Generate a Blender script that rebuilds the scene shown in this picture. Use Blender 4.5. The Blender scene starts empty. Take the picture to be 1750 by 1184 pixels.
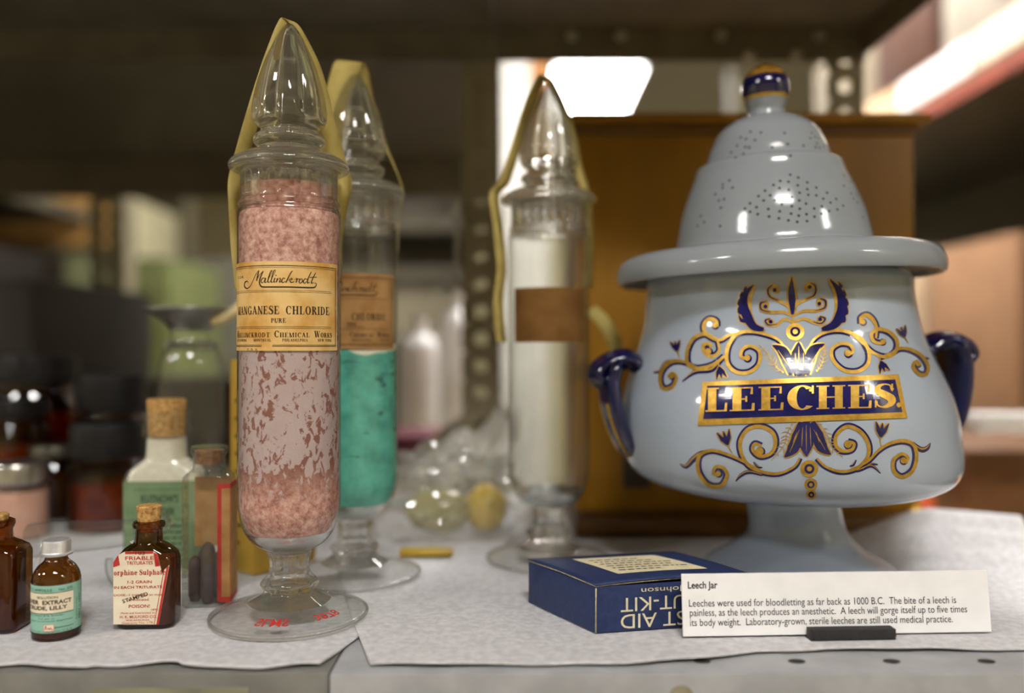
import bpy, bmesh, math, random
from mathutils import Vector, Matrix, noise
from mathutils.bvhtree import BVHTree
random.seed(7)
sc = bpy.context.scene
COL = sc.collection
pi, sin, cos, rad = math.pi, math.sin, math.cos, math.radians

# ------------------------------------------------------------------ camera, world, exposure
FPX, CAMZ = 1490.0, 0.166                 # focal length in pixels of the 1750 wide frame; eye height over the shelf
cam = bpy.data.cameras.new('camera')
cam_o = bpy.data.objects.new('camera', cam); COL.objects.link(cam_o)
cam.sensor_width = 36.0; cam.lens = FPX / 1750 * 36.0
cam_o.location = (0, 0, CAMZ); cam_o.rotation_euler = (rad(90), 0, 0)
cam.clip_start = 0.02
cam.dof.use_dof = True; cam.dof.focus_distance = 0.518; cam.dof.aperture_fstop = 1.95
cam.dof.aperture_blades = 0
sc.camera = cam_o
sc.view_settings.view_transform = 'Standard'; sc.view_settings.look = 'None'
sc.view_settings.gamma = 1; sc.view_settings.use_curve_mapping = False
sc.view_settings.exposure = 0.5
w = bpy.data.worlds.new('world'); sc.world = w; w.use_nodes = True
w.node_tree.nodes['Background'].inputs[0].default_value = (1.0, .93, .8, 1)
w.node_tree.nodes['Background'].inputs[1].default_value = .02
cy = sc.cycles
cy.use_denoising = True
cy.max_bounces = 14; cy.transmission_bounces = 12; cy.transparent_max_bounces = 24; cy.glossy_bounces = 6; cy.diffuse_bounces = 4
cy.sample_clamp_indirect = 14.0; cy.blur_glossy = 0.15
CEIL, FLOOR = 1.60, -1.0
LAMP_COL = (1.0, .972, .935)
# ceiling troffers: x, y, half-width x, half-width y, strength
TROFFERS = [(.22, -.85, .30, .09, 85), (-2.0, -1.0, .3, .09, 85), (2.2, -1.0, .25, .09, 55), (-3.7, -.5, .3, .09, 85),
            (.44, 4.8, .22, .45, 16), (.62, 2.2, .10, .5, 48), (.36, 1.9, .25, .10, 80), (-.85, 2.6, .3, .3, 6), (.60, 1.30, .10, .22, 60)]  # two rear lamps here are unseen, added to brighten the bag and jugs

# ------------------------------------------------------------------ helpers
def lin(c):
    return tuple(((v / 255) / 12.92 if v / 255 <= .04045 else ((v / 255 + .055) / 1.055) ** 2.4) for v in c) + (1,)
def P(px, py, Y):
    return Vector(((px - 875) / FPX * Y, Y, CAMZ - (py - 592) / FPX * Y))
def newmat(name):
    m = bpy.data.materials.new(name); m.use_nodes = True
    nt = m.node_tree; nt.nodes.clear()
    out = nt.nodes.new('ShaderNodeOutputMaterial')
    return m, nt, out
def pmat(name, c1, c2=None, scale=30, rough=.5, metal=0, bump=0, bscale=None, spec=.5, coat=0, detail=4, stretch=None, contrast=(.35, .65), trans=0, ior=1.45, subsurf=0, bdist=.002):
    m, nt, out = newmat(name); N, L = nt.nodes, nt.links
    b = N.new('ShaderNodeBsdfPrincipled'); L.new(b.outputs[0], out.inputs[0])
    b.inputs['Roughness'].default_value = rough; b.inputs['Metallic'].default_value = metal
    b.inputs['Specular IOR Level'].default_value = spec; b.inputs['Coat Weight'].default_value = coat
    b.inputs['Coat Roughness'].default_value = .04
    b.inputs['Transmission Weight'].default_value = trans; b.inputs['IOR'].default_value = ior
    tc = N.new('ShaderNodeTexCoord'); mp = N.new('ShaderNodeMapping'); L.new(tc.outputs['Object'], mp.inputs[0])
    if stretch: mp.inputs['Scale'].default_value = stretch
    nz = N.new('ShaderNodeTexNoise'); nz.inputs['Scale'].default_value = scale; nz.inputs['Detail'].default_value = detail
    L.new(mp.outputs[0], nz.inputs['Vector'])
    rp = N.new('ShaderNodeValToRGB'); L.new(nz.outputs[0], rp.inputs[0])
    rp.color_ramp.elements[0].position, rp.color_ramp.elements[1].position = contrast
    rp.color_ramp.elements[0].color = lin(c1); rp.color_ramp.elements[1].color = lin(c2 or c1)
    L.new(rp.outputs[0], b.inputs['Base Color'])
    if bump:
        n2 = N.new('ShaderNodeTexNoise'); n2.inputs['Scale'].default_value = bscale or scale; n2.inputs['Detail'].default_value = 3
        L.new(mp.outputs[0], n2.inputs['Vector'])
        bp = N.new('ShaderNodeBump'); bp.inputs['Strength'].default_value = bump; bp.inputs['Distance'].default_value = bdist
        L.new(n2.outputs[0], bp.inputs['Height']); L.new(bp.outputs[0], b.inputs['Normal'])
    return m
def thin_glass(name, tint=(1, 1, 1), edge=(.55, .58, .55), refl=.05, rough=.02, veil=0, veilcol=(200, 200, 195), rim=.85):
    """a thin wall of glass or clear plastic: straight transmission, mirror sheen rising to the rim"""
    m, nt, out = newmat(name); N, L = nt.nodes, nt.links
    lw = N.new('ShaderNodeLayerWeight'); lw.inputs[0].default_value = .5
    pw = N.new('ShaderNodeMath'); pw.operation = 'POWER'; L.new(lw.outputs['Facing'], pw.inputs[0]); pw.inputs[1].default_value = 4.5
    ml = N.new('ShaderNodeMath'); ml.operation = 'MULTIPLY_ADD'; L.new(pw.outputs[0], ml.inputs[0]); ml.inputs[1].default_value = rim; ml.inputs[2].default_value = refl
    p2 = N.new('ShaderNodeMath'); p2.operation = 'POWER'; L.new(lw.outputs['Facing'], p2.inputs[0]); p2.inputs[1].default_value = 3
    mx = N.new('ShaderNodeMix'); mx.data_type = 'RGBA'; L.new(p2.outputs[0], mx.inputs['Factor'])
    mx.inputs['A'].default_value = tint + (1,); mx.inputs['B'].default_value = edge + (1,)
    tr = N.new('ShaderNodeBsdfTransparent'); L.new(mx.outputs['Result'], tr.inputs[0])
    gl = N.new('ShaderNodeBsdfGlossy'); gl.inputs['Roughness'].default_value = rough
    first = tr
    if veil:
        df = N.new('ShaderNodeBsdfDiffuse'); df.inputs[0].default_value = lin(veilcol)
        s0 = N.new('ShaderNodeMixShader'); s0.inputs[0].default_value = veil
        L.new(tr.outputs[0], s0.inputs[1]); L.new(df.outputs[0], s0.inputs[2]); first = s0
    sh = N.new('ShaderNodeMixShader'); L.new(ml.outputs[0], sh.inputs[0]); L.new(first.outputs[0], sh.inputs[1]); L.new(gl.outputs[0], sh.inputs[2])
    L.new(sh.outputs[0], out.inputs[0])
    return m
def emat(name, col, st):
    m, nt, out = newmat(name); e = nt.nodes.new('ShaderNodeEmission')
    e.inputs[0].default_value = col + (1,); e.inputs[1].default_value = st
    nt.links.new(e.outputs[0], out.inputs[0]); return m

class MB:
    """collects shapes that become ONE mesh object"""
    def __init__(s): s.v = []; s.f = []
    def add(s, vs, fs):
        o = len(s.v); s.v += [tuple(v) for v in vs]; s.f += [tuple(i + o for i in f) for f in fs]; return s
    def box(s, a, b, rz=0, c=None):
        x0, y0, z0 = a; x1, y1, z1 = b
        vs = [Vector(p) for p in ((x0, y0, z0), (x1, y0, z0), (x1, y1, z0), (x0, y1, z0), (x0, y0, z1), (x1, y0, z1), (x1, y1, z1), (x0, y1, z1))]
        if rz:
            c = Vector(c or ((x0 + x1) / 2, (y0 + y1) / 2, 0)); R = Matrix.Rotation(rz, 3, 'Z')
            vs = [R @ (v - c) + c for v in vs]
        return s.add(vs, [(0, 3, 2, 1), (4, 5, 6, 7), (0, 1, 5, 4), (1, 2, 6, 5), (2, 3, 7, 6), (3, 0, 4, 7)])
    def lathe(s, prof, n=64, fn=None, cx=0, cy=0):
        rings = []; vs = []; fs = []
        for r, z in prof:
            if r < 1e-7: rings.append([len(vs)]); vs.append((cx, cy, z))
            else:
                rings.append(list(range(len(vs), len(vs) + n)))
                for i in range(n):
                    a = 2 * pi * i / n; q = fn(a, r, z) if fn else r
                    vs.append((cx + q * cos(a), cy + q * sin(a), z))
        for A, B in zip(rings, rings[1:]):
            if len(A) == 1 and len(B) == 1: continue
            for i in range(n):
                j = (i + 1) % n
                if len(A) == 1: fs.append((A[0], B[j], B[i]))
                elif len(B) == 1: fs.append((A[i], A[j], B[0]))
                else: fs.append((A[i], A[j], B[j], B[i]))
        return s.add(vs, fs)
    def loft(s, secs, n=48):
        """rounded-rectangle sections (z, half width, half depth, corner radius) stacked; ends capped"""
        vs = []; fs = []
        for z, hw, hd, r in secs:
            for x, y in rrect(hw, hd, r, n): vs.append((x, y, z))
        for k in range(len(secs) - 1):
            for i in range(n):
                j = (i + 1) % n; fs.append((k * n + i, k * n + j, (k + 1) * n + j, (k + 1) * n + i))
        fs.append(tuple(range(n - 1, -1, -1))); fs.append(tuple(range((len(secs) - 1) * n, len(secs) * n)))
        return s.add(vs, fs)
    def tube(s, pts, r, n=12, closed=False):
        pts = [Vector(p) for p in pts]; m = len(pts); vs = []; fs = []
        rr = r if isinstance(r, (list, tuple)) else [r] * m
        up = None
        for k in range(m):
            t = ((pts[(k + 1) % m] - pts[k - 1]) if closed else (pts[min(k + 1, m - 1)] - pts[max(k - 1, 0)])).normalized()
            if up is None: up = Vector((0, 0, 1)) if abs(t.z) < .9 else Vector((0, 1, 0))
            a = t.cross(up).normalized(); b = a.cross(t).normalized(); up = b
            for i in range(n):
                q = 2 * pi * i / n; vs.append(pts[k] + (a * cos(q) + b * sin(q)) * rr[k])
        for k in range(m if closed else m - 1):
            k2 = (k + 1) % m
            for i in range(n):
                j = (i + 1) % n; fs.append((k * n + i, k * n + j, k2 * n + j, k2 * n + i))
        if not closed: fs.append(tuple(range(n - 1, -1, -1))); fs.append(tuple(range((m - 1) * n, m * n)))
        return s.add(vs, fs)
    def map(s, fn): s.v = [tuple(fn(Vector(v))) for v in s.v]; return s
    def build(s, name, mat, parent=None, smooth=True, sharp=38, bevel=0, loc=None, fix=True):
        me = bpy.data.meshes.new(name); me.from_pydata(s.v, [], s.f); me.update()
        if bevel or fix:
            bm = bmesh.new(); bm.from_mesh(me)
            if bevel:
                es = [e for e in bm.edges if len(e.link_faces) == 2 and e.calc_face_angle(0) > .5]
                bmesh.ops.bevel(bm, geom=es, offset=bevel, segments=2, affect='EDGES', profile=.6)
            bmesh.ops.recalc_face_normals(bm, faces=bm.faces)
            bm.to_mesh(me); bm.free()
        if smooth:
            for p in me.polygons: p.use_smooth = True
            me.set_sharp_from_angle(angle=rad(sharp))
        me.materials.append(mat)
        o = bpy.data.objects.new(name, me); COL.objects.link(o)
        if parent: o.parent = parent
        if loc: o.location = loc
        return o
def rrect(hw, hd, r, n):
    r = min(r, hw * .999, hd * .999); pts = []; q = n // 4
    for cx_, cy_, a0 in ((hw - r, hd - r, 0), (-hw + r, hd - r, 90), (-hw + r, -hd + r, 180), (hw - r, -hd + r, 270)):
        for i in range(q):
            a = rad(a0 + 90 * i / (q - 1)); pts.append((cx_ + r * cos(a), cy_ + r * sin(a)))
    return pts
def tag(o, label, cat, group=None, kind=None):
    o['label'] = label; o['category'] = cat
    if group: o['group'] = group
    if kind: o['kind'] = kind
    return o
def thing(name, label, cat, loc=(0, 0, 0), rz=0, group=None):
    o = bpy.data.objects.new(name, None); COL.objects.link(o); o.empty_display_size = .02
    o.location = loc; o.rotation_euler = (0, 0, rz); return tag(o, label, cat, group)
def structure(o): o['kind'] = 'structure'; return o
def box_thing(name, mat, a, b, label, cat, group=None, rz=0, bevel=.002):
    return tag(MB().box(a, b, rz).build(name, mat, bevel=bevel), label, cat, group)
def catmull(pts, k=8, ws=None):
    out = []; wo = []
    n = len(pts)
    for i in range(n - 1):
        p0, p1, p2, p3 = (Vector(pts[max(i - 1, 0)]), Vector(pts[i]), Vector(pts[i + 1]), Vector(pts[min(i + 2, n - 1)]))
        for j in range(k):
            t = j / k
            out.append(.5 * ((2 * p1) + (p2 - p0) * t + (2 * p0 - 5 * p1 + 4 * p2 - p3) * t * t + (3 * p1 - p0 - 3 * p2 + p3) * t ** 3))
            if ws: wo.append(ws[i] + (ws[i + 1] - ws[i]) * t)
    out.append(Vector(pts[-1]))
    if ws: wo.append(ws[-1]); return out, wo
    return out
# flat artwork: lists of 2-D vertices and faces
class Art:
    def __init__(s): s.v = []; s.f = []
    def add(s, vs, fs): o = len(s.v); s.v += [(v[0], v[1]) for v in vs]; s.f += [tuple(i + o for i in f) for f in fs]; return s
    def quad(s, a, b, c, d, nx=1, ny=1):
        a, b, c, d = (Vector(p) for p in (a, b, c, d)); vs = []; fs = []
        for j in range(ny + 1):
            for i in range(nx + 1):
                u, v = i / nx, j / ny; vs.append((a * (1 - u) + b * u) * (1 - v) + (d * (1 - u) + c * u) * v)
        for j in range(ny):
            for i in range(nx):
                k = j * (nx + 1) + i; fs.append((k, k + 1, k + nx + 2, k + nx + 1))
        return s.add(vs, fs)
    def rect(s, x0, y0, x1, y1, nx=1, ny=1): return s.quad((x0, y0), (x1, y0), (x1, y1), (x0, y1), nx, ny)
    def ribbon(s, pts, ws, k=7, raw=False, off=0, grow=0):
        pts = [Vector(p) for p in pts]
        if not isinstance(ws, (list, tuple)): ws = [ws] * len(pts)
        if not raw: pts, ws = catmull(pts, k, ws)
        vs = []; fs = []; m = len(pts)
        for i in range(m):
            t = pts[min(i + 1, m - 1)] - pts[max(i - 1, 0)]
            if t.length < 1e-9: t = Vector((1, 0))
            t.normalize(); nrm = Vector((-t.y, t.x)); h = ws[i] / 2 + grow
            c = pts[i] + nrm * off
            vs += [c + nrm * h, c, c - nrm * h]
        for i in range(m - 1):
            for q in (0, 1): fs.append((3 * i + q, 3 * i + q + 1, 3 * i + q + 4, 3 * i + q + 3))
        return s.add(vs, fs)
    def disc(s, cx, cy_, r, n=28, r2=0, ry=None):
        ry = ry or r; vs = []; fs = []
        for i in range(n):
            a = 2 * pi * i / n; vs += [(cx + r * cos(a), cy_ + ry * sin(a)), (cx + r2 * cos(a), cy_ + r2 * ry / r * sin(a))]
        for i in range(n):
            j = (i + 1) % n; fs.append((2 * i, 2 * j, 2 * j + 1, 2 * i + 1))
        return s.add(vs, fs)
    def bounds(s):
        xs = [v[0] for v in s.v]; ys = [v[1] for v in s.v]; return min(xs), min(ys), max(xs), max(ys)
    def fit(s, x0, x1, y0=None, y1=None):
        """stretch to x0..x1; y0..y1 stretch the box of cap letters when given"""
        a, b, c, d = s.bounds(); kx = (x1 - x0) / (c - a)
        if y0 is None: ky = kx; y0 = 0; b0 = 0
        else: ky = (y1 - y0) / (d - b); b0 = b
        s.v = [(x0 + (x - a) * kx, y0 + (y - b0) * ky) for x, y in s.v]; return s
    def xf(s, sx=1, sy=1, dx=0, dy=0, rot=0):
        c, q = cos(rot), sin(rot)
        s.v = [(x * sx * c - y * sy * q + dx, x * sx * q + y * sy * c + dy) for x, y in s.v]; return s
    def join(s, o): return s.add(o.v, o.f)
def sans(txt, size=1.0, bold=0):
    c = bpy.data.curves.new('lettering', 'FONT'); c.body = txt; c.size = size; c.resolution_u = 3; c.offset = bold
    o = bpy.data.objects.new('lettering', c); COL.objects.link(o)
    dg = bpy.context.evaluated_depsgraph_get()
    me = bpy.data.meshes.new_from_object(o.evaluated_get(dg))
    a = Art().add([v.co for v in me.vertices], [tuple(p.vertices) for p in me.polygons])
    bpy.data.objects.remove(o); bpy.data.curves.remove(c); bpy.data.meshes.remove(me)
    return a
def serif(txt, T=.17, t=.045, track=.1, small=None):
    """high-contrast roman lettering; lower-case letters in txt are set as lower case unless small gives a small-cap height"""
    A = Art(); X = 0; s = .075
    def glyph(ch):
        g = Art(); w = 0
        R = lambda x0, y0, x1, y1: g.rect(x0, y0, x1, y1, 2, 3)
        def stem(x, y0=0., y1=1., b=True, tp=True, th=T):
            R(x, y0, x + th, y1)
            if b: g.rect(x - s, y0, x + th + s, y0 + t, 3, 1)
            if tp: g.rect(x - s, y1 - t, x + th + s, y1, 3, 1)
        def diag(x0, y0, x1, y1, th): g.quad((x0 - th / 2, y0), (x0 + th / 2, y0), (x1 + th / 2, y1), (x1 - th / 2, y1), 1, 5)
        def arc(cx, cy_, rx, ry, a0, a1, n=22, T_=T, t_=t):
            vs = []; fs = []
            for i in range(n + 1):
                a = rad(a0 + (a1 - a0) * i / n)
                vs += [(cx + rx * cos(a), cy_ + ry * sin(a)), (cx + (rx - T_) * cos(a), cy_ + (ry - t_) * sin(a))]
            for i in range(n): fs.append((2 * i, 2 * i + 2, 2 * i + 3, 2 * i + 1))
            g.add(vs, fs)
        def feet(x, y=0, wd=.13, top=False): g.rect(x - wd, y - (t if top else 0), x + wd, y + (0 if top else t), 2, 1)
        if ch == 'A': diag(.1, 0, .38, 1, t * 1.3); diag(.66, 0, .36, 1, T); g.rect(.18, .3, .56, .3 + t); feet(.1); feet(.66, 0, .16); w = .78
        elif ch == 'B': stem(.08); arc(.3, .74, .3, .26, -90, 90); arc(.3, .27, .36, .27, -90, 90); w = .7
        elif ch in 'CG':
            arc(.4, .5, .38, .52, 48, 315); g.rect(.64, .66, .69, 1.0); g.disc(.62, .8, .055)
            if ch == 'G': R(.56, 0.02, .56 + T * .9, .42); g.rect(.48, .4, .8, .4 + t); w = .82
            else: w = .74
        elif ch == 'D': stem(.08); arc(.3, .5, .46, .5, -90, 90); w = .82
        elif ch in 'EF':
            stem(.08); g.rect(.1, 1 - t, .62, 1, 3, 1); g.quad((.55, .7), (.62, .7), (.62, 1), (.58, 1))
            g.rect(.2, .5 - t / 2, .46, .5 + t / 2); g.quad((.42, .38), (.47, .38), (.47, .62), (.42, .62))
            if ch == 'E': g.rect(.1, 0, .66, t, 3, 1); g.quad((.58, 0), (.66, 0), (.67, .32), (.6, .32))
            w = .7 if ch == 'E' else .62
        elif ch == 'H': stem(.08); stem(.56); g.rect(.2, .5 - t / 2, .6, .5 + t / 2, 3, 1); w = .56 + T + .08
        elif ch == 'I': stem(.08); w = T + .16
        elif ch == 'J': stem(.24, .2, 1, False); arc(.18, .2, .06 + T, .2, 180, 360); w = .5
        elif ch == 'K': stem(.08); diag(.2, .38, .62, 1, t * 1.3); diag(.62, 0, .34, .56, T); feet(.62, 0, .16); feet(.62, 1, .12, True); w = .76
        elif ch == 'L': stem(.08); g.rect(.1, 0, .62, t, 3, 1); g.quad((.54, 0), (.62, 0), (.63, .36), (.57, .36)); w = .66
        elif ch == 'M': stem(.1, th=t * 1.4); diag(.17, 1, .46, 0, T); diag(.46, 0, .78, 1, t); stem(.74); w = .76 + T + .06
        elif ch == 'N': stem(.1, th=t * 1.4); diag(.15, 1, .64, 0, T); stem(.63, th=t * 1.4); w = .78
        elif ch == 'O': arc(.4, .5, .38, .52, 0, 360, 36); w = .8
        elif ch == 'P': stem(.08); arc(.3, .73, .34, .27, -90, 90); w = .66
        elif ch == 'R': stem(.08); arc(.3, .74, .32, .26, -90, 90); diag(.64, 0, .4, .5, T); feet(.66, 0, .1); w = .76
        elif ch == 'S':
            g.ribbon([(.56, .74), (.49, .93), (.32, .985), (.15, .9), (.12, .72), (.3, .56), (.5, .4), (.54, .2), (.4, .04), (.22, .02), (.1, .12), (.06, .26)],
                     [t * 2, t, t, .6 * T, .95 * T, 1.2 * T, 1.2 * T, .95 * T, .6 * T, t, t, t * 2], 5)
            g.rect(.53, .68, .58, 1.0); g.rect(.03, 0, .08, .32); w = .64
        elif ch == 'T': stem(.3, tp=False); g.rect(.02, 1 - t, .3 + T + .28, 1, 3, 1); g.rect(.02, .68, .07, 1); g.rect(.25 + T + .28, .68, .3 + T + .28, 1); w = .6 + T
        elif ch == 'U': stem(.08, .28, 1, False); stem(.62, .28, 1, False, True, t * 1.4); arc(.36, .29, .28, .31, 180, 360); w = .78
        elif ch == 'V': diag(.12, 1, .38, 0, T); diag(.38, 0, .64, 1, t); feet(.12, 1, .15, True); feet(.64, 1, .12, True); w = .76
        elif ch == 'W': diag(.12, 1, .34, 0, T); diag(.34, 0, .54, 1, t); diag(.5, 1, .74, 0, T); diag(.74, 0, .96, 1, t); feet(.14, 1, .16, True); feet(.5, 1, .14, True); feet(.96, 1, .12, True); w = 1.08
        elif ch == 'Y': diag(.1, 1, .38, .45, T); diag(.38, .45, .64, 1, t * 1.2); R(.3, 0, .3 + T, .48); feet(.38); feet(.12, 1, .15, True); feet(.64, 1, .12, True); w = .74
        elif ch == '.': g.disc(.1, .07, .085); w = .2
        elif ch == 'o': arc(.29, .34, .28, .36, 0, 360, 26); w = .58
        elif ch == 'e': arc(.29, .34, .28, .36, 0, 320, 24); g.rect(.1, .36, .53, .36 + t); w = .58
        elif ch == 'r': stem(.06, 0, .68, True, False); g.rect(-.02, .68 - t, .1, .68); g.ribbon([(.2, .45), (.32, .64), (.42, .62)], [t, t * 2, t * 2]); g.disc(.42, .58, .075); w = .5
        elif ch == 'p': stem(.06, -.3, .68, True, False); g.rect(-.02, .68 - t, .1, .68); arc(.28, .34, .3, .36, -110, 110); w = .62
        elif ch in 'hn':
            stem(.06, 0, 1 if ch == 'h' else .68, True, False); g.rect(-.02, (1 if ch == 'h' else .68) - t, .1, 1 if ch == 'h' else .68)
            stem(.42, 0, .5, True, False); arc(.38, .46, .04 + T, .24, 0, 150, 12); w = .42 + T + .06
        elif ch == 'u': stem(.06, .2, .68, False, False); g.rect(-.02, .68 - t, .1, .68); stem(.42, 0, .68, False, False); g.rect(.34, .68 - t, .46, .68); g.rect(.5, 0, .7, t); arc(.26, .22, .2, .23, 180, 350, 12); w = .68
        elif ch == 'i': stem(.06, 0, .68, True, False); g.rect(-.02, .68 - t, .1, .68); g.disc(.06 + T / 2, .9, .1); w = T + .14
        elif ch == 'l': stem(.06, 0, 1, True, False); g.rect(-.02, 1 - t, .1, 1); w = T + .14
        elif ch == 'a': arc(.25, .19, .23, .2, 60, 330, 18); R(.36, 0, .36 + T, .52); arc(.3, .48, .06 + T, .21, 0, 150, 12); g.rect(.5, 0, .62, t); g.disc(.12, .5, .07); w = .62
        elif ch == 't': stem(.1, .12, .9, False, False); g.rect(-.02, .68 - t, .4, .68); arc(.27, .16, .17, .16, 180, 320, 10); w = .42
        return g, w
    for ch in txt:
        if ch == ' ': X += .42; continue
        if small and ch.islower():
            g, w_ = glyph(ch.upper()); g.xf(small * 1.06, small); w_ *= small * 1.06
        else: g, w_ = glyph(ch)
        A.add([(x + X, y) for x, y in g.v], g.f); X += w_ + track
    return A
def art_obj(art, fn, name, mat, parent):
    """lay flat artwork on a surface: fn(x, y) -> 3-D point"""
    mb = MB(); mb.add([fn(x, y) for x, y in art.v], art.f)
    return mb.build(name, mat, parent, smooth=False, fix=False)
def cylmap(R): return lambda s_, z: Vector((R * sin(s_ / R), -R * cos(s_ / R), z))

# ------------------------------------------------------------------ materials
M = {}
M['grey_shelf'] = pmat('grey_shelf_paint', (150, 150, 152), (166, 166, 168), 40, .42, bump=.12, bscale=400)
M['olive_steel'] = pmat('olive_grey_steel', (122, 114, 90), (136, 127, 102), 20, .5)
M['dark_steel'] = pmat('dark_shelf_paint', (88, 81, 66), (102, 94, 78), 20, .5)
M['bolt'] = pmat('bolt_steel', (190, 185, 175), (210, 205, 195), 60, .3, metal=.8)
M['paper'] = pmat('white_paper_towel', (188, 186, 189), (208, 206, 208), 220, .85, bump=.5, bscale=1400, bdist=.0006, spec=.2)
M['porcelain'] = pmat('pale_blue_glaze', (156, 167, 182), (164, 174, 188), 9, .1, spec=.6, coat=.3)
M['lid_glaze'] = pmat('shaded_lid_glaze', (134, 139, 145), (142, 147, 152), 9, .14, spec=.45, coat=.12)  # greyer than the body: shade on the lid put into its colour
M['cobalt'] = pmat('cobalt_glaze', (13, 14, 70), (24, 24, 94), 160, .12, spec=.6, coat=.5)
M['cobalt_dark'] = pmat('deep_cobalt_glaze', (8, 8, 42), (16, 16, 70), 60, .1, spec=.7, coat=.6)
M['gold'] = pmat('gilt', (204, 164, 72), (180, 138, 50), 300, .34, metal=.6, detail=6)
M['hole'] = pmat('pierced_hole_shadow', (40, 38, 34), (46, 44, 40), 50, .8)  # dark of an unlit hole, painted on flat discs
M['ochre'] = pmat('ochre_knob_glaze', (120, 84, 26), (150, 110, 40), 200, .15, coat=.4)
M['glass'] = thin_glass('clear_bottle_glass', (.97, .98, .965), (.46, .48, .43), .065, veil=.025)
m, nt, out = newmat('solid_clear_glass'); g = nt.nodes.new('ShaderNodeBsdfGlass'); g.inputs['IOR'].default_value = 1.47; g.inputs['Color'].default_value = (.975, .985, .97, 1); g.inputs['Roughness'].default_value = .01
M['solid'] = m
gd = nt.nodes.new('ShaderNodeBsdfDiffuse'); gd.inputs[0].default_value = lin((222, 208, 180))
gt = nt.nodes.new('ShaderNodeBsdfTransparent'); gt.inputs[0].default_value = (.97, .98, .965, 1); g2 = nt.nodes.new('ShaderNodeMixShader'); g2.inputs[0].default_value = .2; nt.links.new(gt.outputs[0], g2.inputs[1]); nt.links.new(gd.outputs[0], g2.inputs[2]); g3 = nt.nodes.new('ShaderNodeMixShader'); g3.inputs[0].default_value = .25
nt.links.new(g.outputs[0], g3.inputs[1]); nt.links.new(g2.outputs[0], g3.inputs[2]); nt.links.new(g3.outputs[0], out.inputs[0])
m, nt, out = newmat('pressed_clear_glass'); N, L = nt.nodes, nt.links
lw = N.new('ShaderNodeLayerWeight'); lw.inputs[0].default_value = .5
pw = N.new('ShaderNodeMath'); pw.operation = 'POWER'; L.new(lw.outputs['Facing'], pw.inputs[0]); pw.inputs[1].default_value = 4
ml = N.new('ShaderNodeMath'); ml.operation = 'MULTIPLY_ADD'; L.new(pw.outputs[0], ml.inputs[0]); ml.inputs[1].default_value = .5; ml.inputs[2].default_value = .07
ga = N.new('ShaderNodeBsdfGlass'); ga.inputs['IOR'].default_value = 1.47; ga.inputs['Roughness'].default_value = .01
tr = N.new('ShaderNodeBsdfTransparent'); tr.inputs[0].default_value = (.975, .98, .97, 1); gl = N.new('ShaderNodeBsdfGlossy'); gl.inputs['Roughness'].default_value = .03
a1 = N.new('ShaderNodeMixShader'); L.new(ml.outputs[0], a1.inputs[0]); L.new(tr.outputs[0], a1.inputs[1]); L.new(gl.outputs[0], a1.inputs[2])
a2 = N.new('ShaderNodeMixShader'); a2.inputs[0].default_value = .6; L.new(a1.outputs[0], a2.inputs[1]); L.new(ga.outputs[0], a2.inputs[2]); L.new(a2.outputs[0], out.inputs[0])
M['pressed'] = m
M['foot_clear'] = thin_glass('clear_foot_glass', (.99, .992, .987), (.80, .81, .78), .05, .04, rim=.45)
M['tape'] = pmat('yellowed_tape', (186, 168, 100), (168, 148, 80), 60, .6, spec=.3)
M['rust_tape'] = pmat('green_tape_end', (96, 120, 60), (110, 130, 70), 60, .6)
M['ink'] = pmat('black_ink', (54, 40, 28), (66, 50, 34), 200, .8, spec=.2)
M['redink'] = pmat('red_ink', (170, 44, 36), (186, 60, 50), 200, .7, spec=.2)
M['label_tan'] = pmat('aged_tan_label', (226, 190, 126), (200, 148, 70), 55, .75, spec=.2, detail=6, contrast=(.42, .72), bump=.1)
M['label_brown'] = pmat('browned_label', (172, 132, 84), (148, 108, 62), 70, .8, spec=.2)
M['label_dark'] = pmat('dark_brown_label', (128, 92, 48), (112, 78, 38), 60, .8, spec=.2)
M['cork'] = pmat('cork', (206, 166, 104), (150, 106, 56), 420, .85, bump=.5, bscale=500, spec=.2)
M['amber'] = thin_glass('amber_bottle_glass', (.46, .25, .06), (.09, .04, .008), .06)
M['amber_dark'] = thin_glass('dark_amber_glass', (.42, .12, .05), (.07, .015, .008), .07)
M['brown_fill'] = pmat('brown_powder', (150, 106, 40), (128, 86, 32), 120, .9)
M['lid_black'] = pmat('black_bakelite', (20, 18, 18), (26, 24, 23), 40, .45, spec=.25)
M['tin'] = pmat('tin_metal', (200, 198, 192), (180, 176, 168), 60, .28, metal=.95)
M['aluminium'] = pmat('aluminium_cap', (222, 222, 224), (204, 204, 208), 120, .4, metal=.7)
M['mint'] = pmat('mint_label', (146, 192, 174), (138, 184, 166), 80, .7, spec=.2)
M['cream'] = pmat('cream_paper', (232, 220, 196), (224, 210, 184), 80, .75, spec=.2)
M['card'] = pmat('white_card', (236, 235, 236), (230, 229, 230), 60, .75, spec=.2)
M['black'] = pmat('matt_black_plastic', (34, 33, 34), (42, 41, 42), 300, .6, bump=.2, bscale=900)
M['navy'] = pmat('navy_carton', (28, 42, 82), (36, 52, 96), 240, .5, bump=.1, detail=6)
M['cream_ink'] = pmat('cream_print', (224, 214, 180), (214, 202, 166), 200, .7)
M['wood'] = pmat('golden_brown_wood', (150, 104, 16), (130, 88, 10), 16, .45, stretch=(1, 1, .12), detail=6, spec=.35)
M['wood_dark'] = pmat('dark_stained_moulding', (104, 68, 18), (88, 56, 14), 16, .45, stretch=(.15, 1, 1), detail=6)

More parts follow.
